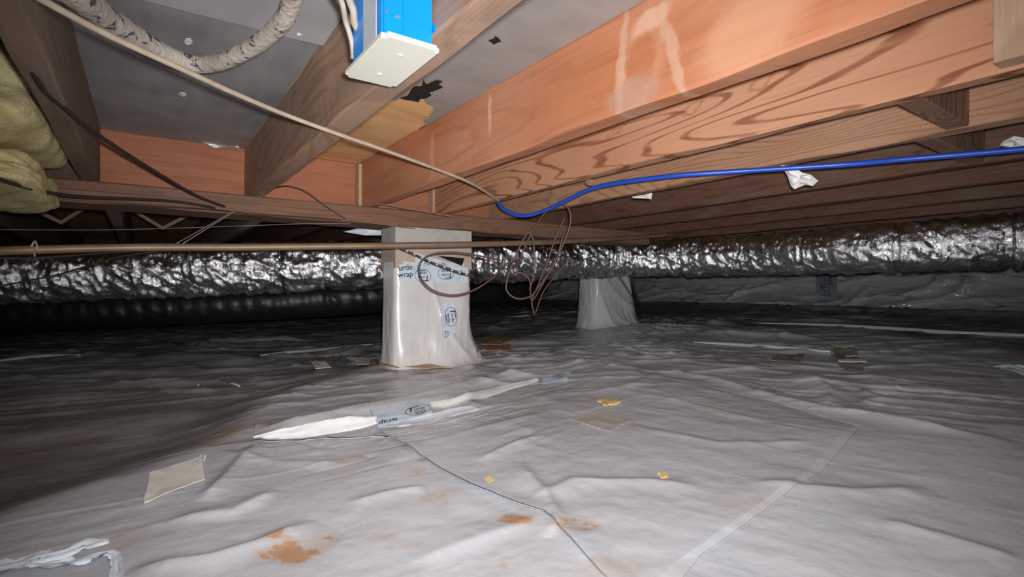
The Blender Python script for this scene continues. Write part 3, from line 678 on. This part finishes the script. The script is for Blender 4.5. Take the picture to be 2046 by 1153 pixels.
pr(g1, small_print(.5, 3, .06, 5), M_ink2, gt, 'small_print', (1.0, .93), 1, 0); pr(g1, small_print(.28, 2, .06, 6), M_ink2, gt, 'small_print', (.1, .45), 1, 0)
pr(g1, text_polys('wrap', .4, .3), M_ink, gt, 'printed_word', (.34, .12), .7, math.pi)
gt2, gf = ground_tape([(1082,758),(1142,748),(1134,764),(1084,774)], 'small creased printed tape on the seam left of the yellow spot', None, .010, 14, 6, cat='tape')
pr(gfn(gf, 1.7), LG, M_ink, gt2, 'printed_logo', (1.0, .5), .8, math.pi)
gt3, gf = ground_tape([(1303,690),(1335,684),(1348,690),(1312,697)], 'printed tape scrap on the liner right of the far pier', None, .012, 10, 5, cat='tape')
pr(gfn(gf, 1.7), LG, M_ink, gt3, 'printed_logo', (.85, .5), .7, .1)
# ---- litter on the liner
M_cream = plain('masking_paper', (.86, .83, .74), .6, 0, .05, 20); M_clear = plain('clear_tape_beige', (.56, .52, .46), .35, 0, .05, 20)
M_white = plain('white_plastic_film', (.78, .86, .92), .35, 0, .05, 20); M_card = plain('brown_card', (.42, .27, .14), .8, 0, .2, 40); M_yel = plain('yellow_foam', (.80, .56, .20), .8, 0, .1, 60)
M_stick = plain('pale_scrap', (.62, .60, .55), .7); M_grnfilm = plain('greenish_film', (.45, .58, .55), .3); M_greyt = plain('grey_tape', (.30, .285, .24), .4)
def item(corners, mat, name, label, cat, off=.003, **k):
    o = floor_patch(name, corners, mat, off, **k); tag(o, label, cat); return o
o = item([(300,950),(403,916),(408,962),(286,1012)], M_cream, 'paper_sheet', 'square cream paper sheet lying on the liner at left', 'paper', .004, curl=.004, ragged=.012, seed=2)
fl = scrap('folded_corner', [PF(400,916,.008), PF(413,928,.018), PF(408,938,.012), PF(398,930,.008)], plain('paper_white', (.9, .9, .86), .5), 'bright turned-up corner', parent=None); fl.parent = o
item([(1138,842),(1188,826),(1262,846),(1215,868)], M_clear, 'tape_patch', 'translucent beige tape patch below the yellow spot', 'tape', .007, curl=.001, ragged=.02, seed=9)
item([(1192,803),(1222,799),(1240,806),(1212,816)], M_yel, 'foam_spot', 'flat yellow foam blob on the liner', 'foam', .006, nu=30, nv=20, ragged=.14, th_=.002, seed=5)
for (u, v, s, lab) in ((1325, 955, 8, 'tiny yellow crumb right of the beige tape patch'), (978, 963, 8, 'tiny yellow crumb beside the diagonal sheet edge')):
    item([(u-s, v-s*.6), (u+s*.6, v-s*.7), (u+s, v+s*.5), (u-s*.4, v+s*.6)], M_yel, 'foam_crumb', lab, 'foam', .006, nu=14, nv=12, ragged=.25, th_=.002, seed=int(u))
item([(1545,717),(1608,711),(1598,731),(1541,726)], M_greyt, 'tape_patch', 'dull grey tape patch left of the bright-edged one', 'tape', .012, seed=3, ragged=.03)
o = item([(1664,700),(1708,700),(1728,748),(1680,741)], M_greyt, 'tape_patch', 'grey-beige tape strip with bright white edges on the right', 'tape', .012, seed=4, ragged=.03)
for c4, lab in (([(1662,697),(1706,695),(1708,703),(1690,703)], 'bright white upper edge'), ([(1690,720),(1722,718),(1722,721),(1690,722)], 'thin bright middle edge'), ([(1674,729),(1730,728),(1732,733),(1676,732)], 'pale lower edge')):
    e = floor_patch('bright_edge', c4, M_stick, .02, 6, 2, .003); e.parent = o; e['label'] = lab
# torn film lower left: two ragged streamers
def streamer(name, line, widths, label, mat=M_white, off=.006, seed=0, tilt=0.0):
    q = [PF(u, v, 0) for u, v in line]; q = smooth_line(q, 8); m = len(q); V = []; k = 7
    for i, p in enumerate(q):
        t = (q[min(i+1, m-1)]-q[max(0, i-1)]); t.z = 0; t.normalize(); sd = Vector((-t.y, t.x, 0)); w_ = float(np.interp(i/(m-1), np.linspace(0, 1, len(widths)), widths))*(1+(.06 if name == 'curled_flap' else .25)*float(vn(i*.9, 0, seed)))
        for j in range(k):
            pp = p+sd*w_*(j/(k-1)-.5)*2; V.append(Vector((pp.x, pp.y, hz(pp.x, pp.y)+off+tilt*w_*j/(k-1)+(.0015 if name == 'curled_flap' else .004)*float(vn(i*.16, j*.9, seed+2)))))
    K = len(V); Fc = [(i*k+j, i*k+j+1, (i+1)*k+j+1, (i+1)*k+j) for i in range(m-1) for j in range(k-1)]
    V += [v-Vector((0, 0, .0012)) for v in V]; Fc += [tuple(K+a for a in f[::-1]) for f in Fc]
    o = mesh(name, V, Fc, mat, smooth=True); tag(o, label, 'plastic film'); return o
streamer('plastic_film', [(-70,1146),(0,1142),(60,1128),(120,1116),(170,1099),(218,1088)], [.015, .016, .015, .012, .008, .012, .005], 'long torn white plastic film at the lower left edge', seed=1)
streamer('plastic_film', [(62,1140),(110,1137),(150,1130),(190,1118),(222,1118),(232,1135),(232,1170)], [.003, .006, .008, .010, .007, .006, .006], 'looped torn white film nearest the bottom left corner', seed=9)
# curled lip of the liner
o = streamer('curled_flap', [(506,884),(560,883),(630,875),(700,862),(754,849)], [.002, .012, .019, .017, .009], 'bright curled flap of white liner left of the printed floor tape', plain('bright_liner_back', (.92, .93, .92), .35), .010, 17, 1.1)
o['category'] = 'plastic flap'
o = streamer('curled_flap', [(862,822),(930,805),(1010,784),(1075,765)], [.014, .014, .012, .007], 'pale turned edge of liner running right from the printed floor tape', plain('pale_liner_back', (.78, .77, .76), .35), .010, 27, .8)
o['category'] = 'plastic flap'
M_fold = plain('liner_fold_film', (.50, .53, .56), .3, 0, .08, 9)
for line, r_, lab in (([(1515,646),(1640,651),(1760,658),(1900,667),(2046,673),(2200,682)], .013, 'long thin raised liner fold running to the right edge behind the grey tapes'),
                      ([(1385,686),(1460,690),(1560,697),(1660,705)], .010, 'shorter raised liner fold ending at the bright-edged tape'),
                      ([(520,712),(580,706),(660,699),(745,690)], .010, 'raised liner fold to the left of the pier'),
                      ([(-40,728),(40,718),(100,712),(160,713)], .008, 'faint raised liner fold at the far left')):
    q = [PF(u, v, r_*.55) for u, v in line]
    tag(tube('liner_fold', q, [r_*.25, r_*.8, r_, r_*.9, r_*.4], M_fold, seg=8, n=8), lab, 'liner fold')
# card and wood scraps by the pier
def card(px, label, mat=M_card, lift=.02, name='card_scrap', cat='scrap'):
    pts = [PF(u, v, random.uniform(.004, lift)) for u, v in px]; return scrap(name, pts, mat, label, cat, crumple=.004, th_=.003)
card([(968,684),(1000,672),(1028,672),(1030,684),(1000,692),(962,694)], 'crumpled brown card right of the pier base', lift=.035)
card([(955,698),(985,694),(1020,696),(1018,704),(975,706)], 'reddish flat wood chip under the crumpled card', plain('red_chip', (.40, .20, .12), .8))
card([(748,722),(770,728),(800,737),(795,742),(758,738)], 'brown card scrap at the left front foot of the pier')
card([(800,738),(860,735),(890,739),(850,743)], 'thin tan wood shaving in front of the pier', plain('tan_shaving', (.60, .42, .26), .8))
card([(690,717),(715,722),(742,724),(738,730),(712,731)], 'small white torn scrap left of the pier', M_stick)
card([(620,729),(650,732),(662,738),(630,740)], 'grey-white scrap well left of the pier', M_stick)
for a, b, lab, r_ in (((1008,636),(1082,630),'longer pale stick on the liner under the wire bundle', .006), ((1034,629),(1070,627),'short pale stick behind the longer one', .004), ((1128,627),(1156,626),'short pale stick left of the far pier', .004), ((455,772),(480,778),'little white chip on the dark liner at left', .004), ((384,770),(397,776),'little bright chip on the dark liner far left', .004)):
    q = [PF(*a, off=.012), PF((a[0]+b[0])/2, (a[1]+b[1])/2, .016), PF(*b, off=.012)]
    tag(tube('stick', q, [r_*.5, r_, r_*.6], M_stick, seg=6, n=3), lab, 'scrap')
for k, (a, b, c_) in enumerate((((1984,742),(2020,750),(2070,762)), ((1992,746),(2030,760),(2075,776)), ((1998,744),(2040,750),(2080,756)))):
    q = [PF(*a, off=.015), PF(*b, off=.03), PF(*c_, off=.015)]
    tag(tube('frayed_strand', q, [.002, .007, .004], M_grnfilm, seg=6, n=5), 'pale green frayed plastic strand by the right edge, %s' % ('upper left', 'lowest', 'topmost')[k], 'plastic strand', 'frayed plastic strands')
# ---- liner on the right wall
n = N('wall_liner'); n.bump(n.noise(n.map((1, .5, 2)), 5, 3, .5, .8), .9, .05); n.b.inputs['Coat Weight'].default_value = .6; n.b.inputs['Coat Roughness'].default_value = .1
M_wl = n.fin(n.mix(n.noise(n.tc, 3), (.55, .58, .60), (.66, .69, .70)), .13, 0, .6)
ys = np.linspace(-1.2, 6.9, 520); ts = np.linspace(0, 1, 50); Yg, Tg = np.meshgrid(ys, ts, indexing='ij')
fb = .05*(1-np.abs(vn(Yg*1.4+Tg*2.2, Tg*1.4-Yg*.5, 3)))**5+.03*(1-np.abs(vn(Yg*2.6-Tg*3, Tg*2+Yg*.4, 9)))**6+.02*vn(Yg*3, Tg*2, 12)
_z = -.02+HC-.17+(HC+.235-HC+.17)*Tg
for pts_ in ([(1675,620),(1780,612),(1860,600),(1915,585),(1935,560),(1965,530)], [(1690,620),(1715,602),(1732,572)], [(1790,594),(1850,577),(1876,560),(1868,545)], [(1460,600),(1480,585),(1488,572)], [(1930,590),(1945,570),(1925,548),(1950,535)]):
    pl_ = [(PX(u, v, 5.62).y, PX(u, v, 5.62).z) for u, v in pts_]
    dd_, _s, tt_ = polydist(Yg, _z, pl_); fb = fb+.07*np.exp(-(dd_/.03)**1.6)*np.minimum(1, np.minimum(tt_, 1-tt_)*5+.15)
Xg = 5.70-fb-.28*(1-Tg)**3; Zt = HC+.235+.035*vn(Yg*1.5, Yg*0, 6)
Zf = hfun(Xg.ravel(), Yg.ravel()).reshape(Xg.shape)-.01; Zg = Zf+(Zt-Zf)*Tg
wlin = mesh('wall_liner', np.stack([Xg, Yg, Zg], -1).reshape(-1, 3), gridfaces(520, 50)[:, ::-1].copy(), M_wl, smooth=True)
tag(wlin, 'loose glossy grey plastic liner hung on the far right wall', 'wall liner')
def wfn(y0, z0): return lambda a, b: Vector((5.575, y0-a, z0+b))
y0 = PX(1650, 560, 5.57).y
wt = slab('printed_tape', 5.58, 5.584, y0-.10, y0+.10, HC-.14, HC+.18, plain('wall_tape', (.30, .34, .38), .3)); wt.parent = wlin; wt['label'] = 'upright printed tape on the wall liner'
pr(wfn(y0, HC+.06), LG, M_ink, wt, 'printed_logo', (0, 0), .17, math.pi/2); pr(wfn(y0, HC-.09), LG, M_ink, wt, 'printed_logo', (0, 0), .12, math.pi/2)
# ---- pipes and cables
M_pipe = plain('dull_copper', (.29, .195, .12), .5, .3, .25, 12); M_cab = plain('tan_cable', (.52, .42, .31), .6, 0, .2, 40); M_blk = plain('black_cable', (.035, .028, .024), .5)
M_brn = plain('brown_wire', (.12, .06, .04), .45); M_bluepipe = plain('blue_tube', (.015, .07, .44), .35, 0, .06, 12); M_thin = plain('dusty_string', (.27, .21, .17), .8)
tag(tube('copper_pipe', [P(-420,520,.98), P(-150,510,1.12), P(20,501,1.26), P(250,495,1.42), P(500,494,1.60), P(760,491,1.78), P(950,488,1.95), P(1120,483,2.25), P(1300,472,2.85), P(1330,468,2.95)], .0108, M_pipe, seg=14), 'dull brown copper pipe running level in front of the pier and duct', 'pipe')
tag(tube('tan_cable', [PZ(60,-16,ZJ-.006), PZ(85,0,ZJ-.006), PZ(220,72,ZJ-.008), PZ(370,141,ZJ-.012), PZ(470,187,ZJ-.010), PZ(570,229,ZJ-.006), PZ(670,266,ZJ-.010), PZ(760,297,ZJ-.008), PZ(880,341,ZJ-.008), PZ(945,368,ZJ-.012), P(1000,403,1.86)], .0042, M_cab, seg=10), 'tan cable strung diagonally under the joists from the top left', 'cable')
tag(tube('black_cable', [P(2,-10,.62), P(14,30,.66), P(44,98,.74), P(75,162,.82), P(106,197,.90), P(198,271,1.10), P(300,337,1.35), P(393,391,1.6), P(460,417,1.78), P(520,437,1.92)], .0046, M_blk, seg=10), 'black cable sweeping down the left joist to the beam', 'cable')
tag(tube('black_cable', [P(-60,340,.95), P(0,358,1.05), P(60,376,1.2), P(150,392,1.35), P(330,401,1.6), P(420,414,1.72), P(500,432,1.88)], .0045, M_blk, seg=10), 'black cable crossing below the yellow insulation', 'cable')
tag(tube('blue_water_tube', [P(995,404,1.90), P(1008,419,1.88), P(1045,431,1.84), P(1090,420,1.79), P(1140,396,1.70), P(1200,372,1.60), P(1330,353,1.45), P(1450,344,1.38), P(1560,337,1.33), P(1700,328,1.26), P(1800,319,1.22), P(1920,309,1.16), P(2046,298,1.10), P(2200,285,1.03)], .0068, M_bluepipe, seg=14), 'bright blue plastic water tube slung under the joists', 'tube')
tag(tube('brown_wire', [P(1000,520,1.86), P(985,517,1.84), P(940,508,1.80), P(900,504,1.78), P(862,508,1.77), P(840,525,1.76), P(840,552,1.76), P(855,573,1.76), P(880,586,1.77), P(915,589,1.78), P(950,578,1.80), P(985,555,1.83), P(1008,530,1.86), P(1040,515,1.88)], .0030, M_brn, seg=8), 'big oval loop of brown wire hanging before the white pier', 'wire')
tag(tube('brown_wire', [P(1040,515,1.88), P(1060,470,1.86), P(1085,430,1.83), P(1110,408,1.80), P(1130,410,1.80), P(1140,430,1.80), P(1136,460,1.81), P(1120,500,1.82), P(1100,540,1.84), P(1075,575,1.86), P(1060,592,1.87), P(1035,597,1.88), P(1015,585,1.88), P(1012,565,1.88), P(1025,525,1.88), P(1045,480,1.87), P(1058,465,1.87), P(1066,485,1.87), P(1068,540,1.87), P(1058,580,1.88)], .0030, M_brn, seg=8), 'tall upright loop of brown wire in the hanging bundle', 'wire')
tag(tube('brown_wire', [P(1128,435,1.82), P(1110,475,1.84), P(1095,520,1.86), P(1075,570,1.88), P(1063,600,1.9), P(1068,630,1.92)], .0028, M_brn, seg=8), 'brown wire strand falling from the bundle to the stick on the liner', 'wire')
tag(tube('brown_wire', [P(1125,470,1.84), P(1112,515,1.85), P(1080,575,1.88), P(1062,600,1.9), P(1058,560,1.88), P(1040,545,1.88), P(1025,550,1.88)], .0026, M_brn, seg=8), 'innermost kinked strand of the brown wire bundle', 'wire')
tag(tube('brown_wire', [P(1140,518,1.88), P(1110,550,1.9), P(1085,585,1.93), P(1070,625,1.95)], .0024, M_brn, seg=8), 'thin strand right of the brown wire bundle', 'wire')
# striped wire in front of the pier: dark wire with pale bands
sw = tube('striped_wire', [P(800,496,1.86), P(830,509,1.87), P(860,523,1.88), P(890,535,1.89), P(920,545,1.90), P(947,551,1.91)], .0034, M_blk, seg=8); tag(sw, 'black wire with pale bands slanting across the pier tape', 'wire')
L_ = smooth_line([P(800,496,1.86), P(830,509,1.87), P(860,523,1.88), P(890,535,1.89), P(920,545,1.90), P(947,551,1.91)], 8)
for i in range(3, len(L_)-2, 4):
    b_ = tube('pale_band', [L_[i], L_[i+1]], .0037, M_stick, sw, seg=8)
for a, lab in (([P(365,487,1.5), P(460,428,1.68), P(548,376,1.85)], 'thin dusty string from the pipe up to the brown joist, right one'), ([P(352,487,1.5), P(400,460,1.6), P(470,420,1.75)], 'thin dusty string from the pipe up to the brown joist, left one'),
               ([P(548,375,1.85), P(575,372,1.9), P(610,383,1.92), P(650,412,1.95), P(690,438,1.97)], 'dark arched wire stapled below the exposed plywood'),
               ([P(0,459,1.7), P(230,459,1.9), P(470,452,2.0), P(610,447,2.02), P(700,447,2.05)], 'thin pale string stretched level under the beam'),
               ([P(700,440,2.0), P(760,448,1.98), P(830,456,1.97)], 'short dark string at the top of the pier'),
               ([P(0,572,1.15), P(60,560,1.25), P(130,545,1.35), P(240,513,1.5), P(340,500,1.6)], 'thin black wire crossing the foil duct at far left'),
               ([P(-20,515,1.2), P(60,516,1.25), P(180,508,1.35), P(300,500,1.5)], 'thin grey wire just below the pipe at far left'),
               ([P(744,405,2.0), P(830,420,1.96), P(900,432,1.96)], 'pale string along the beam right of the orange joist end'),
               ([P(1360,526,2.6), P(1480,548,2.5), P(1690,540,2.3), P(1800,545,2.2), P(1850,542,2.2), P(1890,524,2.15), P(1896,512,2.1)], 'black wire sagging under the right end of the duct'),
               ([P(1236,550,2.9), P(1262,590,3.0), P(1270,612,3.1), P(1285,635,3.3)], 'dark wire drooping in front of the far pier')):
    tag(tube('string' if 'string' in lab else 'thin_wire', a, .0016 if 'string' in lab else .0022, M_thin if 'string' in lab else M_blk, seg=6), lab, 'string' if 'string' in lab else 'wire')
tag(tube('dark_strap', [P(1262,550,2.95), P(1268,580,3.0), P(1276,605,3.1)], .007, M_blk, seg=8), 'thick black cable end hanging before the far pier', 'cable')
# insulated line at the top left
n = N('peeling_wrap'); f = n.noise(n.tc, 42, 5, .7, .6); f2 = n.noise(n.tc, 9, 3); 
M_ins = n.fin(n.mix(n.rng(f, .55, .62), n.mix(f2, (.40, .34, .29), (.58, .52, .46)), (.07, .065, .065)), .75); n.bump(f, .8, .004)
tag(tube('insulated_line', [P(60,-60,.66), P(150,-14,.74), P(210,34,.84), P(300,92,.96), P(360,121,1.02), P(405,129,1.04), P(455,119,1.00), P(520,84,.94), P(565,42,.87), P(585,0,.82), P(590,-50,.76)], [.021, .021, .020, .018, .0165, .0155, .015, .015, .015, .015], M_ins, seg=16, n=12, noise=.045), 'dirty whitish insulated line curving in a U at the top left', 'pipe')
tag(scrap('foil_scrap', [PY(398,282,2.12), PY(420,281,2.12), PY(440,283,2.12), PY(458,281,2.12), PY(480,288,2.12), PY(476,297,2.12), PY(455,294,2.12), PY(430,296,2.12), PY(415,289,2.12)], M_tin, None, None, crumple=.006), 'curl of shiny foil at the corner of the orange blocking board', 'foil')
for (px, w_, lab) in (([(1562,330),(1580,332),(1600,345),(1618,350),(1630,362),(1624,372),(1605,370),(1588,378),(1582,372),(1572,350)], 1.34, 'crumpled white rag hanging on the blue tube'), ([(1262,392),(1285,389),(1303,386),(1301,398),(1285,396),(1264,395)], 1.6, 'small white cone-shaped scrap stuck under the joists'), ([(2000,282),(2025,272),(2044,276),(2050,292),(2020,294),(1998,292)], 1.13, 'greyish rag over the blue tube at the right edge'), ([(686,463),(720,455),(765,450),(768,470),(730,470)], 2.5, 'pale blue film sliver behind the pier top')):
    tag(scrap('rag' if 'rag' in lab else 'white_scrap', [P(u, v, w_+random.uniform(-.012, .012)) for u, v in px], M_white if 'film' in lab else plain('rag_white', (.74, .74, .70), .8), None, None, crumple=.012, th_=.003), lab, 'rag' if 'rag' in lab else 'scrap')
tag(scrap('putty_blob', [P(1178+9*math.cos(a), 365+7*math.sin(a), 1.66) for a in np.linspace(0, 6.28, 9)[:-1]], W_DKB, None, None, crumple=.004, th_=.008), 'dark round knot plug above the blue tube bend', 'plug')
tag(scrap('paint_blob', [P(236+8*math.cos(a), 433+8*math.sin(a), 2.4) for a in np.linspace(0, 6.28, 9)[:-1]], M_stick, None, None, crumple=.008, th_=.008), 'small pale knob by the cross bracing', 'scrap')
tag(tube('wire_tie', [P(62,493,1.25), P(70,482,1.25), P(74,495,1.24), P(68,505,1.25), P(70,512,1.26)], .0022, M_cab, seg=6), 'pale wire tie round the pipe at far left', 'tie')
# ---- electrical box
bx = empty('electrical_box', (.266, .66, HC+.30), 'bright blue plastic electrical box with a cream cover plate, nailed to the brown joist', 'electrical box')
M_blue = plain('box_blue', (.0, .28, .88), .35, 0, .03, 12); M_plate = plain('cream_plate', (.80, .79, .68), .3, 0, .02, 8); M_lbl = plain('box_label_white', (.62, .66, .72), .5); M_steel = plain('screw_steel', (.7, .7, .68), .3, .8)
def bevbox(name, x0, x1, y0, y1, z0, z1, mat, b=.002, par=None, rotc=None, segs=3, vert_only=False):
    bm = bmesh.new(); bmesh.ops.create_cube(bm, size=1)
    for v in bm.verts: v.co = Vector(((x0+x1)/2+v.co.x*(x1-x0), (y0+y1)/2+v.co.y*(y1-y0), (z0+z1)/2+v.co.z*(z1-z0)))
    if vert_only:
        bmesh.ops.bevel(bm, geom=[e for e in bm.edges if abs(e.verts[0].co.z-e.verts[1].co.z) > 1e-5], offset=b, segments=segs, affect='EDGES')
        bmesh.ops.bevel(bm, geom=[e for e in bm.edges if abs(e.verts[0].co.z-z0) < 1e-6 and abs(e.verts[1].co.z-z0) < 1e-6], offset=.0012, segments=2, affect='EDGES')
    else: bmesh.ops.bevel(bm, geom=bm.edges[:], offset=b, segments=segs, affect='EDGES')
    me = bpy.data.meshes.new(name); bm.to_mesh(me); bm.free(); o = link(name, me, mat)
    if par: adopt(o, par)
    return o
zb = HC+.30
bevbox('box_body', .236, .3045, .605, .712, zb+.003, zb+.098, M_blue, .003, bx)
bevbox('cover_plate', .2295, .3055, .584, .731, zb-.003, zb+.003, M_plate, .006, bx, vert_only=True, segs=5)
bevbox('side_label', .2353, .2362, .622, .668, zb+.010, zb+.090, M_lbl, .0003, bx, segs=1)['label'] = 'white paper label on the side'
bevbox('molded_rib', .262, .264, .6035, .606, zb+.006, zb+.095, M_blue, .0005, bx, segs=1)
bevbox('molded_rib', .240, .300, .6038, .6055, zb+.034, zb+.036, M_blue, .0005, bx, segs=1)
bevbox('nail_slot', .2525, .2600, .6036, .6052, zb+.0335, zb+.0362, M_steel, .0004, bx, segs=1); bevbox('nail_slot', .240, .2432, .6036, .6052, zb+.0345, zb+.0385, M_steel, .0004, bx, segs=1)
bevbox('nail_ear', .3046, .3068, .600, .625, zb+.030, zb+.040, M_blue, .001, bx, segs=2)
for yy in (.622, .694):
    bm = bmesh.new(); bmesh.ops.create_uvsphere(bm, u_segments=14, v_segments=8, radius=.0034)
    for v in bm.verts: v.co = Vector((.2675+v.co.x, yy+v.co.y, zb-.003+v.co.z*.4))
    me = bpy.data.meshes.new('screw'); bm.to_mesh(me); bm.free(); adopt(link('screw', me, M_plate, smooth=True), bx)
M_rom = plain('dirty_white_cable', (.50, .44, .37), .6, 0, .3, 40)
for k, pts in enumerate(([P(668,-30,.66), P(684,8,.68), P(690,40,.70), P(698,65,.71), P(704,90,.72), P(706,118,.722)], [P(690,-25,.66), P(700,5,.68), P(706,22,.69), P(708,45,.70), P(716,60,.71)], [P(655,-30,.65), P(676,4,.68), P(692,28,.70), P(702,50,.71)])):
    tag(tube('house_wire', pts, (.0038, .005, .003)[k], (M_rom, M_rom, M_brn)[k], seg=8), ('dirty white cable running down beside the blue box', 'frayed cream cable entering the blue box behind its label', 'dark thin wire beside the blue box cables')[k], 'wire')
# ---- yellow insulation batt
n = N('yellow_fiberglass'); f = n.noise(n.tc, 9, 5, .7, .5); g = n.noise(n.tc, 130, 4, .7)
c = n.mix(n.rng(f, .3, .7), (.62, .50, .22), (.85, .74, .44)); c = n.mix(n.rng(g, .45, .8, 0, .5), c, (.40, .32, .15)); n.bump(g, .9, .006); M_fib = n.fin(c, .95, 0, .1)
def batt(name, x0, x1, y0, y1, z0, z1, label, seed=0):
    bm = bmesh.new(); bmesh.ops.create_cube(bm, size=2); bmesh.ops.subdivide_edges(bm, edges=bm.edges[:], cuts=34, use_grid_fill=True)
    c_ = Vector(((x0+x1)/2, (y0+y1)/2, (z0+z1)/2)); h_ = Vector(((x1-x0)/2, (y1-y0)/2, (z1-z0)/2))
    for v in bm.verts:
        p = v.co.copy(); q = Vector(tuple(abs(a)**5 for a in p)); s = (q.x+q.y+q.z)**(-1/5); p = p*s
        w_ = .024*float(fbm(p.x*2+p.y*1.5, p.z*1.8+p.y, seed, 4))
        v.co = c_+Vector((p.x*h_.x, p.y*h_.y, p.z*h_.z))+Vector((p.x*.4, p.y, p.z)).normalized()*w_
        v.co.x = min(v.co.x, x1)
    me = bpy.data.meshes.new(name); bm.to_mesh(me); bm.free(); o = link(name, me, M_fib, smooth=True); tag(o, label, 'insulation'); return o
batt('insulation_batt', -.535, -.158, 1.42, 1.98, HC+.325, ZC-.012, 'upper lump of yellow fiberglass insulation left of the first joist', 3)
batt('insulation_batt', -.52, -.19, 1.50, 2.01, HC+.215, HC+.30, 'lower sagging lump of yellow fiberglass insulation above the black cable', 8)
